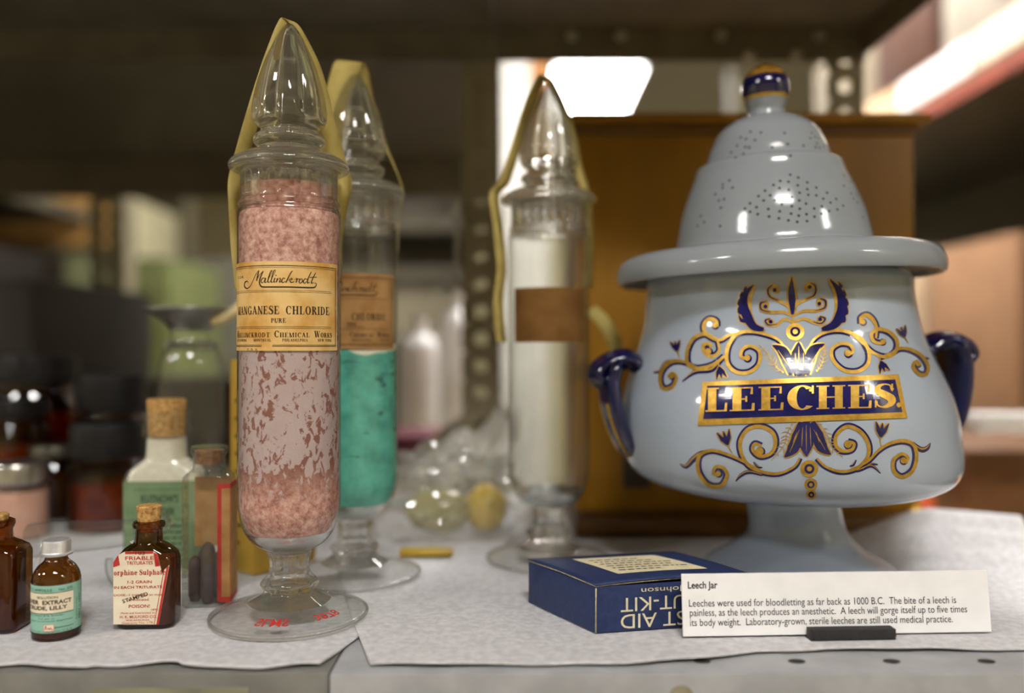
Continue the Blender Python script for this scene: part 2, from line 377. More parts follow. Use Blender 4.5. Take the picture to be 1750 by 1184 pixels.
# contents of the two filled bottles
def crystals_mat():
    m, nt, out = newmat('pink_crystals'); N, L = nt.nodes, nt.links
    b = N.new('ShaderNodeBsdfPrincipled'); L.new(b.outputs[0], out.inputs[0]); b.inputs['Roughness'].default_value = .6
    tc = N.new('ShaderNodeTexCoord'); sp = N.new('ShaderNodeSeparateXYZ'); L.new(tc.outputs['Object'], sp.inputs[0])
    # pink grains
    n1 = N.new('ShaderNodeTexNoise'); n1.inputs['Scale'].default_value = 260; n1.inputs['Detail'].default_value = 5; n1.inputs['Roughness'].default_value = .7; L.new(tc.outputs['Object'], n1.inputs['Vector'])
    r1 = N.new('ShaderNodeValToRGB'); L.new(n1.outputs[0], r1.inputs[0]); e = r1.color_ramp.elements
    e[0].position = .34; e[0].color = lin((150, 92, 82)); e[1].position = .66; e[1].color = lin((232, 192, 180))
    k = e.new(.5); k.color = lin((204, 148, 136))
    # pale caked film on the wall with reddish breaks
    mp = N.new('ShaderNodeMapping'); mp.inputs['Scale'].default_value = (1, 1, .62); L.new(tc.outputs['Object'], mp.inputs[0])
    n2 = N.new('ShaderNodeTexNoise'); n2.inputs['Scale'].default_value = 225; n2.inputs['Detail'].default_value = 5; n2.inputs['Roughness'].default_value = .62; n2.inputs['Distortion'].default_value = .7; L.new(mp.outputs[0], n2.inputs['Vector'])
    # breaks grow towards the bottom
    mr = N.new('ShaderNodeMapRange'); L.new(sp.outputs['Z'], mr.inputs['Value'])
    mr.inputs['From Min'].default_value = .062; mr.inputs['From Max'].default_value = .098; mr.inputs['To Min'].default_value = .30; mr.inputs['To Max'].default_value = 0
    ad = N.new('ShaderNodeMath'); L.new(n2.outputs[0], ad.inputs[0]); L.new(mr.outputs[0], ad.inputs[1])
    m2 = N.new('ShaderNodeMapRange'); L.new(sp.outputs['Z'], m2.inputs['Value'])
    m2.inputs['From Min'].default_value = .196; m2.inputs['From Max'].default_value = .222; m2.inputs['To Min'].default_value = 0; m2.inputs['To Max'].default_value = .3
    a2 = N.new('ShaderNodeMath'); L.new(ad.outputs[0], a2.inputs[0]); L.new(m2.outputs[0], a2.inputs[1])
    r2 = N.new('ShaderNodeValToRGB'); L.new(a2.outputs[0], r2.inputs[0]); r2.color_ramp.elements[0].position = .538; r2.color_ramp.elements[1].position = .572
    n3 = N.new('ShaderNodeTexNoise'); n3.inputs['Scale'].default_value = 60; L.new(tc.outputs['Object'], n3.inputs['Vector'])
    r3 = N.new('ShaderNodeValToRGB'); L.new(n3.outputs[0], r3.inputs[0]); r3.color_ramp.elements[0].color = lin((180, 156, 154)); r3.color_ramp.elements[1].color = lin((200, 178, 180))
    # break colour: reddish brown in the middle, pink grains elsewhere
    r4 = N.new('ShaderNodeMapRange'); L.new(sp.outputs['Z'], r4.inputs['Value']); r4.inputs['From Min'].default_value = .07; r4.inputs['From Max'].default_value = .095
    r5 = N.new('ShaderNodeMapRange'); L.new(sp.outputs['Z'], r5.inputs['Value']); r5.inputs['From Min'].default_value = .19; r5.inputs['From Max'].default_value = .17
    mu = N.new('ShaderNodeMath'); mu.operation = 'MULTIPLY'; L.new(r4.outputs[0], mu.inputs[0]); L.new(r5.outputs[0], mu.inputs[1])
    mb = N.new('ShaderNodeMix'); mb.data_type = 'RGBA'; L.new(mu.outputs[0], mb.inputs['Factor']); L.new(r1.outputs[0], mb.inputs['A']); mb.inputs['B'].default_value = lin((136, 78, 66))
    mx = N.new('ShaderNodeMix'); mx.data_type = 'RGBA'; L.new(r2.outputs[0], mx.inputs['Factor']); L.new(r3.outputs[0], mx.inputs['A']); L.new(mb.outputs['Result'], mx.inputs['B'])
    L.new(mx.outputs['Result'], b.inputs['Base Color'])
    bp = N.new('ShaderNodeBump'); bp.inputs['Strength'].default_value = .5; bp.inputs['Distance'].default_value = .0015; L.new(n1.outputs[0], bp.inputs['Height']); L.new(bp.outputs[0], b.inputs['Normal'])
    return m
def teal_mat():
    m, nt, out = newmat('teal_powder'); N, L = nt.nodes, nt.links
    b = N.new('ShaderNodeBsdfPrincipled'); L.new(b.outputs[0], out.inputs[0]); b.inputs['Roughness'].default_value = .85
    tc = N.new('ShaderNodeTexCoord')
    n1 = N.new('ShaderNodeTexNoise'); n1.inputs['Scale'].default_value = 90; n1.inputs['Detail'].default_value = 6; L.new(tc.outputs['Object'], n1.inputs['Vector'])
    r1 = N.new('ShaderNodeValToRGB'); L.new(n1.outputs[0], r1.inputs[0]); e = r1.color_ramp.elements
    e[0].position = .3; e[0].color = lin((58, 146, 130)); e[1].position = .7; e[1].color = lin((96, 190, 170))
    mp = N.new('ShaderNodeMapping'); mp.inputs['Scale'].default_value = (.7, .7, 2.2); L.new(tc.outputs['Object'], mp.inputs[0])
    n2 = N.new('ShaderNodeTexNoise'); n2.inputs['Scale'].default_value = 55; n2.inputs['Detail'].default_value = 4; L.new(mp.outputs[0], n2.inputs['Vector'])
    r2 = N.new('ShaderNodeValToRGB'); L.new(n2.outputs[0], r2.inputs[0]); r2.color_ramp.elements[0].position = .635; r2.color_ramp.elements[1].position = .67
    mx = N.new('ShaderNodeMix'); mx.data_type = 'RGBA'; L.new(r2.outputs[0], mx.inputs['Factor']); L.new(r1.outputs[0], mx.inputs['A']); mx.inputs['B'].default_value = lin((36, 98, 90))
    # a cream crust at the top with a wavy edge
    sp = N.new('ShaderNodeSeparateXYZ'); L.new(tc.outputs['Object'], sp.inputs[0])
    n3 = N.new('ShaderNodeTexNoise'); n3.inputs['Scale'].default_value = 30; L.new(tc.outputs['Object'], n3.inputs['Vector'])
    ma = N.new('ShaderNodeMath'); ma.operation = 'MULTIPLY_ADD'; L.new(n3.outputs[0], ma.inputs[0]); ma.inputs[1].default_value = .03; L.new(sp.outputs['Z'], ma.inputs[2])
    st = N.new('ShaderNodeMapRange'); L.new(ma.outputs[0], st.inputs['Value']); st.inputs['From Min'].default_value = .1735; st.inputs['From Max'].default_value = .1755
    m3 = N.new('ShaderNodeMix'); m3.data_type = 'RGBA'; L.new(st.outputs[0], m3.inputs['Factor']); L.new(mx.outputs['Result'], m3.inputs['A']); m3.inputs['B'].default_value = lin((226, 220, 200))
    L.new(m3.outputs['Result'], b.inputs['Base Color']); return m

# ------------------------------------------------------------------ the room
def room():
    wall = pmat('cream_wall_paint', (200, 188, 148), (208, 196, 158), 3, .8)
    ceil_m = pmat('ceiling_tile', (200, 194, 176), (208, 202, 186), 30, .9)
    flo = pmat('vinyl_floor', (120, 112, 98), (132, 124, 108), 8, .4)
    X0, X1, Y0, Y1 = -4.6, 2.6, -3.0, 6.4
    t = .1
    structure(MB().box((X0, Y0, FLOOR - t), (X1, Y1, FLOOR)).build('floor', flo, smooth=False))
    structure(MB().box((X0, Y0, CEIL), (X1, Y1, CEIL + t)).build('ceiling', ceil_m, smooth=False))
    structure(MB().box((X0 - t, Y0, FLOOR), (X0, Y1, CEIL)).build('wall_left', wall, smooth=False))
    structure(MB().box((X1, Y0, FLOOR), (X1 + t, Y1, CEIL)).build('wall_right', wall, smooth=False))
    structure(MB().box((X0 - t, Y1, FLOOR), (X1 + t, Y1 + t, CEIL)).build('wall_back', wall, smooth=False))
    structure(MB().box((X0 - t, Y0 - t, FLOOR), (X1 + t, Y0, CEIL)).build('wall_front', wall, smooth=False))
room()
fm = pmat('white_lamp_frame', (220, 218, 210), (226, 224, 216), 20, .5)
for i, (x, y, hx, hy, st) in enumerate(TROFFERS):
    where = {4: 'glowing fluorescent ceiling light seen past the finial of the empty glass bottle', 5: 'fluorescent ceiling light over the aisle right of the shelf unit', 6: 'short unseen ceiling light added behind the shelves to brighten the plastic bag', 7: 'dim fluorescent ceiling light over the aisle behind the shelves', 8: 'narrow unseen ceiling light added behind the upper shelf to brighten the white jugs'}.get(i, 'fluorescent ceiling light over the aisle in front of the shelf')
    t = thing('ceiling_light', where, 'light', (x, y, CEIL), 0, 'ceiling lights')
    f = MB()
    for a, b in (((-hx - .03, -hy - .03), (hx + .03, -hy)), ((-hx - .03, hy), (hx + .03, hy + .03)), ((-hx - .03, -hy), (-hx, hy)), ((hx, -hy), (hx + .03, hy))):
        f.box((a[0], a[1], -.04), (b[0], b[1], 0))
    f.build('frame', fm, t, smooth=False)
    MB().box((-hx, -hy, -.03), (hx, hy, -.002)).build('diffuser', emat('lamp_glow', LAMP_COL, st), t, smooth=False)

# ------------------------------------------------------------------ shelving
def plate_holes(mb, x0, z0, wd, cell, n, r, y, thick=.002, skip=()):
    """upright plate at depth y, real round holes down the middle"""
    q = 24
    for k in range(n):
        za = z0 + k * cell
        cx, cz = x0 + wd / 2, za + cell / 2
        vs = []; fs = []
        for i in range(q):
            a = 2 * pi * (i + .5) / q; c, s_ = cos(a), sin(a)
            m_ = 1 / max(abs(c), abs(s_))
            ox, oz = c * m_ * wd / 2, s_ * m_ * cell / 2
            for yy in (y, y + thick):
                vs += [(cx + ox, yy, cz + oz), (cx + r * c, yy, cz + r * s_)]
        # exact corners
        for i in range(q):
            j = (i + 1) % q; a, b = 4 * i, 4 * j
            fs += [(a, b, b + 1, a + 1), (a + 2, a + 3, b + 3, b + 2), (a + 1, b + 1, b + 3, a + 3)]
        mb.add(vs, fs)
    return mb
def post(x0, y, wd, z0, z1, parent, mat, side=1):
    cell = .0322; n = int((z1 - z0) / cell)
    mb = plate_holes(MB(), x0, z0, wd, cell, n, .0078, y)
    xs = x0 if side < 0 else x0 + wd - .002
    mb.box((xs, y, z0), (xs + .002, y + wd * .9, z0 + n * cell))
    return mb.build('post', mat, parent, smooth=False, fix=False)
UZ = .53
def shelving():
    u = thing('shelving_unit', 'grey metal shelving unit with front shelf holding the leech jar under a dark upper shelf', 'shelving', (0, 0, 0))
    XJ = -.0935
    MB().box((XJ, .4455, -.034), (.402, 1.0, -.0012)).build('shelf_board', M['grey_shelf'], u, bevel=.0022)
    for k in range(7):
        art_obj(Art().disc(.0505 + .0503 * k, .4625, .0046, 20, ry=.0032), lambda x, y: Vector((x, y, -.0008)), 'punched_hole', M['hole'], u)  # flat disc, the hole's shade is in its colour
    MB().lathe([(0, .004), (.004, .0035), (.006, .001), (.0065, 0)], 20).map(lambda v: Vector((v.x, -v.z, v.y))).build('bolt', M['olive_steel'], u, loc=(.0865, .4455, -.0135))
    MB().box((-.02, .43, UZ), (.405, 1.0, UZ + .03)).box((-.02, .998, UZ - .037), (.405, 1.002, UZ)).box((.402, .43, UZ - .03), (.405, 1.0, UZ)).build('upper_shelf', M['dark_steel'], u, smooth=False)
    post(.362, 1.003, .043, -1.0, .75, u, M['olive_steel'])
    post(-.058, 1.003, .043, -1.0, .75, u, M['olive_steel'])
    for px, py in ((978, 61), (1061, 61), (1400, 61), (1280, 95), (1360, 94), (1232, 60)):
        p = P(px, py, .998)
        MB().lathe([(0, .005), (.0045, .004), (.006, .001), (.006, 0)], 18).map(lambda v: Vector((v.x, -v.z, v.y))).build('bolt', M['bolt'], u, loc=p)
    v = thing('shelving_unit', 'metal shelving unit, its board darkened to stand for shade, carrying the small medicine bottles beside the leech jar shelf', 'shelving', (0, 0, 0))
    MB().box((-.95, .4475, -.034), (XJ - .0006, 1.0, -.0014)).build('shelf_board', M['olive_steel'] if False else pmat('shaded_grey_paint', (112, 110, 106), (126, 124, 120), 40, .5), v, bevel=.002)  # shade put into a darker copy of the grey shelf paint
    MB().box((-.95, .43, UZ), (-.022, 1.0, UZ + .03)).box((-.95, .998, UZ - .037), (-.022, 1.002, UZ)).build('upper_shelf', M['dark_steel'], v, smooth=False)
    MB().box((-.215, .4462, -.03), (-.135, .4474, -.009)).build('shelf_tag', pmat('soiled_tag', (140, 136, 112), (112, 110, 94), 40, .7), v, smooth=False)
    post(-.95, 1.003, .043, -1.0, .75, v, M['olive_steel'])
    # the unit standing back to back behind
    b = thing('shelving_unit', 'olive metal shelving unit standing behind, its perforated post rising beside the empty bottle', 'shelving', (0, 0, 0))
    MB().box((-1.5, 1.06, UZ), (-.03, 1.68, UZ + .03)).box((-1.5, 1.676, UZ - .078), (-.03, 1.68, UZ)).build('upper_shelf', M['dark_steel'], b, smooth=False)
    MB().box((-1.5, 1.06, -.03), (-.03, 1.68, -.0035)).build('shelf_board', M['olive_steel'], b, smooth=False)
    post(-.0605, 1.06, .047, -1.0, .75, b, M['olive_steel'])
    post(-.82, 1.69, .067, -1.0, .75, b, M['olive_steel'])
    q0, q1 = P(745, 775, 1.058), P(866, 700, 1.058)
    d = (q1 - q0); nrm = Vector((-d.z, 0, d.x)).normalized() * .021
    mb = MB(); vs = []
    for yy in (-.001, .001):
        for p in (q0 - nrm, q1 - nrm, q1 + nrm, q0 + nrm): vs.append(p + Vector((0, yy, 0)))
    mb.add(vs, [(0, 1, 2, 3), (7, 6, 5, 4), (0, 4, 5, 1), (1, 5, 6, 2), (2, 6, 7, 3), (3, 7, 4, 0)]).build('diagonal_brace', M['olive_steel'], b, smooth=False)
    for px, py in ((823, 703), (790, 742)):
        MB().lathe([(0, .005), (.005, .004), (.008, 0)], 16).map(lambda v: Vector((v.x, -v.z, v.y))).build('bolt', M['bolt'], b, loc=P(px, py, 1.0565))
shelving()

# ------------------------------------------------------------------ paper towels
def sheet(name, corners, label, nx, ny, hfn, edge=None):
    """four corners (front left, front right, back right, back left) in shelf coordinates"""
    a, b, c, d = (Vector((p[0], p[1])) for p in corners); vs = []; fs = []
    for j in range(ny + 1):
        for i in range(nx + 1):
            u, v = i / nx, j / ny
            p = (a * (1 - u) + b * u) * (1 - v) + (d * (1 - u) + c * u) * v
            if edge: p = p + edge(u, v)
            vs.append((p.x, p.y, hfn(p.x, p.y, u, v)))
    for j in range(ny):
        for i in range(nx):
            k = j * (nx + 1) + i; fs.append((k, k + 1, k + nx + 2, k + nx + 1))
    o = MB().add(vs, fs).build(name, M['paper'], sharp=180, fix=False)
    md = o.modifiers.new('thickness', 'SOLIDIFY'); md.thickness = .0006; md.offset = -1
    return tag(o, label, 'paper towel')
def nz(x, y, s, seed=0): return noise.noise(Vector((x * s, y * s, seed)))
FE = [(0, 1138), (.06, 1139), (.28, 1137), (.36, 1130), (.44, 1116), (.52, 1112), (.8, 1112), (.88, 1108), (.93, 1098), (1, 1086)]
def front_y(u):
    for (u0, y0), (u1, y1) in zip(FE, FE[1:]):
        if u <= u1: return y0 + (y1 - y0) * (u - u0) / (u1 - u0)
    return FE[-1][1]
def right_edge(u, v):
    Y = CAMZ * FPX / (front_y(u) - 592)
    return Vector((-.006 * sin(3.2 * v) * (1 - u), (Y - (.4529 + u * .0012) + .0006 * sin(u * 60)) * (1 - v) ** 3))
def right_h(x, y, u, v):
    h = .0006 + .0004 * (nz(x, y, 18, 3) + .6) + .0009 * max(0, min(1, (.02 - x) / .02)) * min(1, v * 6)
    # pleats lift at the back corner beyond the jar
    k = max(0, min(1, (x - .275) / .08)) * max(0, min(1, (y - .58) / .12))
    h += k * (.015 + .0055 * sin(y * 135 + x * 40) + .012 * max(0, (y - .69)) / .1)
    # lifts gently over the hem by the blue box
    d = abs(v) * 9
    if d < 1: h += .0012 * (1 - d) * (.5 + .5 * sin(u * 23))
    return h
sheet('paper_towel', ((-.0735, .4529), (.395, .4541), (.425, .752), (-.150, .752)), 'white paper towel under the leech jar and the blue carton', 150, 110, right_h, right_edge)
def left_edge(u, v):
    return Vector((0, (.0022 * sin(u * 33) + .0012 * sin(u * 71 + 1) + (.0028 if .72 < u < .83 else 0)) * (1 - v) ** 4))
def left_h(x, y, u, v):
    k = max(0, 1 - v * 20)
    return .0004 + .0004 * (nz(x, y, 16, 9) + .5) + .0012 * k * (.5 + .5 * sin(u * 40))
sheet('paper_towel', ((-.52, .4505), (-.1, .4505), (.012, .86), (-.62, .90)), 'white paper towel under the small medicine bottles, with a ragged front hem', 130, 90, left_h, left_edge)

# ------------------------------------------------------------------ tall specimen bottles
SR, SZ = .000347, .000357       # metres per pixel across / up at the first bottle
def zz(y): return .166 - (y - 592) * SZ
BODY = [(66, 296), (82, 300), (83.5, 306), (83, 312), (83, 350), (85, 353), (87, 357), (87, 361), (84.5, 364), (86.5, 369), (88, 374), (88.5, 382), (88.5, 470), (88.5, 600), (88.5, 800), (88.3, 860), (86.5, 878), (82, 900), (74, 918), (63, 931), (50, 939.5), (36, 944), (18, 946), (0, 946.5)]
CAP = [(0, 48), (5, 49), (9, 52), (14, 58), (22, 70), (31, 88), (42, 112), (51, 137), (58, 161), (63, 184), (65, 202), (64, 212), (60, 221), (52, 226), (49, 231), (51, 238), (60, 243), (62, 250), (60, 256), (54, 260), (53, 264), (60, 268), (80, 275), (97, 284), (103, 292), (103, 298), (97, 302), (86, 303), (81, 300), (75, 300), (66, 302), (0, 302)]
FOOT = [(0, 948.5), (36, 948.5), (38, 953), (35, 960), (34, 974), (37, 986), (47, 996), (50.5, 1003), (47, 1010), (44, 1014), (48, 1019), (56, 1024), (72, 1033), (100, 1043), (122, 1048.5), (128, 1049), (133, 1051), (135, 1054), (134, 1058.5), (120, 1058.6), (0, 1058.6)]
def prof(p, kr=SR, f=zz): return [(r * kr, f(y)) for r, y in p]
def dense(p, k=3):
    out = []
    for (r0, z0), (r1, z1) in zip(p, p[1:]):
        for j in range(k): out.append((r0 + (r1 - r0) * j / k, z0 + (z1 - z0) * j / k))
    return out + [p[-1]]
def smooth_prof(p, k=4):
    lo, hi = min(q[1] for q in p), max(q[1] for q in p)
    return [(max(0, v.x), min(hi, max(lo, v.y))) for v in catmull(p, k)]
R0 = 88.5 * SR
def cap_flute(a, r, z):
    k = max(0, min(1, (zz(52) - z) / (zz(52) - zz(110)))) * max(0, min(1, (z - zz(222)) / (zz(206) - zz(222))))
    return r * (1 - .13 * k * (1 - abs(cos(4 * a))) ** 1.0 + .0 * k)
def collar_flute(a, r, z):
    if zz(352) < z < zz(311) and r > 77 * SR: return r * (1 - .07 * (1 - abs(cos(13 * a))))
    return r
def foot_flute(a, r, z):
    k = max(0, min(1, (z - zz(1040)) / (zz(1015) - zz(1040)))) * max(0, min(1, (zz(952) - z) / (zz(958) - zz(952)) * -1 if False else 1))
    return r * (1 - .13 * k * abs(sin(4 * a)))
def ribbon3(pts, dirs, wd, parent, mat, name='tape', thick=.0003, k=8):
    """a band through 3-D points; dirs gives the direction of its width at each point"""
    n = len(pts); P3 = catmull([Vector(p) for p in pts], k); D3 = catmull([Vector(d) for d in dirs], k)
    ws = wd if isinstance(wd, (list, tuple)) else [wd] * n
    vs = []; fs = []; m = len(P3)
    for i in range(m):
        f = i / (m - 1) * (n - 1); q = min(int(f), n - 2); wv = ws[q] + (ws[q + 1] - ws[q]) * (f - q)
        d = D3[i].normalized() * wv / 2; vs += [P3[i] - d, P3[i], P3[i] + d]
    for i in range(m - 1):
        for q in (0, 1): fs.append((3 * i + q, 3 * i + q + 1, 3 * i + q + 4, 3 * i + q + 3))
    o = MB().add(vs, fs).build(name, mat, parent, sharp=180, fix=False)
    md = o.modifiers.new('thickness', 'SOLIDIFY'); md.thickness = thick; return o
def specimen_bottle(label, loc, rz, sc_=1.0, group=None):
    t = thing('specimen_bottle', label, 'bottle', loc, rz, group); t.scale = (sc_,) * 3
    MB().lathe(smooth_prof(prof([p for p in BODY if p[1] >= 369])), 112).build('body', M['glass'], t, sharp=60, fix=False)
    inner = [(76, 368), (76, 340), (75, 310), (66, 300)]
    MB().lathe(smooth_prof(prof([p for p in BODY if p[1] <= 369])) + smooth_prof(prof(inner)) + [(66 * SR, zz(296))], 208, collar_flute).build('fluted_neck', M['pressed'], t, sharp=70)
    MB().lathe(smooth_prof(prof([(77, 911), (70, 922), (60, 932.5), (48, 940.5), (34, 945.2), (0, 946.7)])) + smooth_prof(prof([(0, 940), (34, 938), (54, 930), (68, 920), (77, 911)])), 80).build('thick_base', M['pressed'], t, sharp=60)
    MB().lathe(smooth_prof(prof(CAP)), 96, cap_flute).build('stopper', M['solid'], t, sharp=60)
    fi = [i for i, p in enumerate(FOOT) if p[1] == 1033][0]
    MB().lathe(smooth_prof(prof(FOOT[:fi + 1])) + [(60 * SR, zz(1034)), (0, zz(1034))], 96, foot_flute).build('stem', M['pressed'], t, sharp=60)
    MB().lathe(smooth_prof(prof(FOOT[fi:])), 96).build('foot', M['foot_clear'], t, sharp=60, fix=False)
    MB().tube([(134.5 * SR * cos(2 * pi * i / 96), 134.5 * SR * sin(2 * pi * i / 96), .0011) for i in range(96)], .0010, 10, closed=True).build('foot_rim', M['pressed'], t)
    return t
def fill(name, mat, top, loc, rz, label, rk=.965, sc_=1.0, cat='chemical', seed=1):
    p = [(r * SR * (rk if y > 374 else rk * .88) * (1 if y < 880 else .97), zz(y) + (.0012 if y < 900 and False else (0 if y < 880 else (y - 880) / 66 * .0044))) for r, y in BODY if 310 < y]
    p = [(r, z) for r, z in smooth_prof(p) if z < top]
    p = [(p[0][0], top)] + p
    pr = [(0, top + .001), (p[0][0] * .5, top + .002)] + dense(p, 1)
    o = MB().lathe(pr, 96).build(name, mat, sharp=50)
    o.location = loc; o.rotation_euler = (0, 0, rz); o.scale = (sc_,) * 3
    tag(o, label, cat, kind='stuff'); return o
def unx(x, xc=493, r=88.5): return math.asin(max(-.995, min(.995, (x - xc) / r))) * R0
SCRIPT = [([(215, 325), (208, 302), (178, 312), (172, 355), (200, 383), (236, 362), (268, 305), (302, 232), (338, 185)], [6, 10, 18, 22, 14, 10, 8, 8, 6]),
          ([(338, 185), (326, 240), (312, 305)], [10, 18, 12]), ([(312, 305), (340, 245), (388, 195)], [6, 7, 8]),
          ([(388, 195), (356, 265), (344, 325), (366, 366), (420, 374), (650, 374), (930, 374), (978, 356), (984, 325), (962, 318)], [10, 18, 18, 18, 17, 17, 17, 14, 10, 6]),
          ([(412, 278), (382, 274), (362, 308), (374, 328), (398, 306), (414, 274), (405, 322), (428, 316)], [6, 10, 13, 9, 6, 13, 12, 5]),
          ([(428, 316), (470, 240), (488, 196), (474, 196), (450, 260), (440, 318), (462, 318)], [5, 5, 6, 10, 13, 12, 5]),
          ([(462, 318), (508, 235), (524, 192), (508, 192), (486, 260), (476, 318), (498, 318)], [5, 5, 6, 10, 13, 12, 5]),
          ([(520, 272), (506, 318), (530, 314)], [13, 13, 5]), ([(528, 240), (532, 250)], [13, 13]),
          ([(546, 276), (534, 322)], [13, 13]), ([(538, 312), (562, 278), (580, 282), (570, 320), (592, 312)], [5, 6, 12, 12, 5]),
          ([(632, 284), (612, 274), (594, 304), (606, 326), (634, 308)], [10, 8, 14, 10, 5]),
          ([(640, 326), (688, 228), (714, 190)], [14, 12, 8]), ([(668, 300), (700, 276), (712, 286), (684, 300)], [5, 10, 10, 5]), ([(684, 300), (700, 322), (738, 312)], [10, 13, 5]),
          ([(742, 292), (766, 274), (756, 324)], [6, 10, 13]), ([(758, 310), (776, 282), (796, 282)], [5, 8, 13]),
          ([(806, 278), (790, 308), (802, 328), (826, 308), (822, 280), (806, 278)], [9, 13, 9, 13, 9, 6]),
          ([(882, 284), (856, 275), (838, 308), (852, 328), (876, 304)], [8, 9, 13, 10, 6]), ([(928, 194), (892, 270), (884, 322), (908, 314)], [10, 13, 13, 5]),
          ([(978, 202), (940, 280), (930, 322), (956, 314)], [10, 13, 13, 5]), ([(908, 258), (992, 250)], [8, 8])]
def mall_label(t, paper, ink, lines, a0, a1, dx=0, top=462, bot=606.5, script=True, gap=True):
    """aged paper label wrapped round the body; lines = (text, x0, x1, y_top, y_bottom, small-cap height)"""
    f = cylmap(R0 + .00012); g = cylmap(R0 + .00026)
    base = Art().rect(a0 * R0, zz(bot), a1 * R0, zz(top), 60, 2)
    lab = art_obj(base, f, 'paper_label', paper, t); lab['label'] = 'aged paper label with black lettering'
    A = Art()
    def hrule(y, x0, x1, th): A.rect(x0, zz(y) - th / 2, x1, zz(y) + th / 2, 50, 1)
    xl, xr = a0 * R0, a1 * R0 - .0016
    hrule(469, xl, xr, .0004); hrule(472, xl, xr - .0008, .00018)
    for y in (509, 511.5, 567.5, 570): hrule(y, xl, unx(562), .00018)
    hrule(597, xl, unx(448), .0002); hrule(599, xl, unx(448), .00045)
    hrule(597, unx(465), xr, .0002); hrule(599, unx(465), xr, .00045)
    A.rect(xr - .00045, zz(599), xr, zz(538), 1, 8); A.rect(xr - .00045, zz(532), xr, zz(469), 1, 8)
    A.rect(xr - .0009, zz(597), xr - .0007, zz(472), 1, 12)
    for s_, x0, x1, y0, y1, sm in lines:
        A.join(serif(s_, small=sm, T=.2, t=.07).fit(unx(x0), unx(x1), zz(y1), zz(y0)))
    if script:
        for pts, ws in SCRIPT:
            q = [(395 + x / 6.964, 450 + y / 6.964) for x, y in pts]
            A.ribbon([(unx(x), zz(y)) for x, y in q], [w_ / 6.964 * SR for w_ in ws], 5)
    art_obj(A, g, 'lettering', ink, lab); return lab

B1 = (-.1357, .532, .0027); B2 = (-.1128, .625, .0036); B3 = (.0285, .672, .0030)
b1 = specimen_bottle('tall glass bottle of pink crystals, label reading MANGANESE CHLORIDE', B1, rad(14.3))
fill('manganese_crystals', crystals_mat(), zz(326), B1, rad(14.3), 'pink manganese crystals with a pale caked film filling the tall front bottle')
mall_label(b1, M['label_tan'], M['ink'], [('MANGANESE', 408.5, 476, 534, 548, None), ('CHLORIDE', 487, 558.5, 534, 548, None), ('PURE', 463, 487, 554, 561.5, None),
    ('Mallinckrodt', 407, 461, 574, 585, .72), ('Chemical', 468.5, 525, 574, 585, .72), ('Works', 533, 563, 574, 585, .72),
    ('ST LOUIS', 407, 423, 587.5, 591.5, None), ('MONTREAL', 435, 463, 587, 591.5, None), ('PHILADELPHIA', 481, 522.5, 587, 591.5, None), ('NEW YORK', 539, 562.5, 587, 591.5, None),
    ('U. S. A.', 424, 442, 602.5, 606, None)], rad(-100), rad(64))
n_ = sans('1124'); n_.fit(unx(408.5), unx(417.5), zz(488), zz(483.5))
art_obj(n_, cylmap(R0 + .00026), 'catalogue_number', M['ink'], b1)
# the masking-tape band hung over the stopper, down both sides
def pt(x, y, d=0): return ((x - 493) * SR, d, zz(y))
tp = ribbon3([pt(411, 500, .020), pt(403, 420, .022), pt(399, 350, .024), pt(398, 308, .026), pt(411, 262, .020), pt(437, 182, .008), pt(462, 110, .004), pt(484, 50, .001), pt(493, 42, .001), pt(506, 54, .003), pt(530, 104, .006), pt(546, 160, .008), pt(556, 208, .012), pt(576, 262, .022), pt(592, 305, .026), pt(588, 345, .024), pt(582, 400, .022), pt(580, 480, .020)],
        [(.8, .5, 0)] * 4 + [(.9, .4, .1), (.9, .4, .15), (.9, .4, .2), (.9, .4, 0), (.9, .5, -.1), (.85, .5, -.2), (.85, .5, -.1), (.85, .5, 0), (.9, .4, 0), (.9, .4, 0), (.75, .6, 0), (.6, .8, 0), (.5, .9, 0), (.45, .9, 0)], [.010] * 6 + [.0115, .009, .008, .009, .0125, .0135, .014, .014, .013, .012, .010, .010], b1, M['tape'])
tp['label'] = 'yellowed tape band hung over the stopper'
# red marks painted under the foot
FT = smooth_prof(prof(FOOT), 6)
def foot_z(r):
    best = 0
    for (r0, z0), (r1, z1) in zip(FT, FT[1:]):
        if z0 > zz(1057) and min(r0, r1) <= r <= max(r0, r1) and r1 > r0: best = z0 + (z1 - z0) * (r - r0) / (r1 - r0)
    return best
def footmap(ang, rr, size):
    def f(x, y):
        r = rr + y; a = ang + x / rr; q = foot_z(r) + .0009; return Vector((r * sin(a), -r * cos(a), q))
    return f
s1 = sans('SLMS', bold=.02).fit(-.0095, .0095, -.0038, .0034)
art_obj(s1, footmap(rad(-16), .0355, 1), 'red_mark', M['redink'], b1)
s2 = sans('3978', bold=.02).fit(-.0085, .0085, -.003, .003)
art_obj(s2, footmap(rad(38), .0345, 1), 'red_mark', M['redink'], b1)

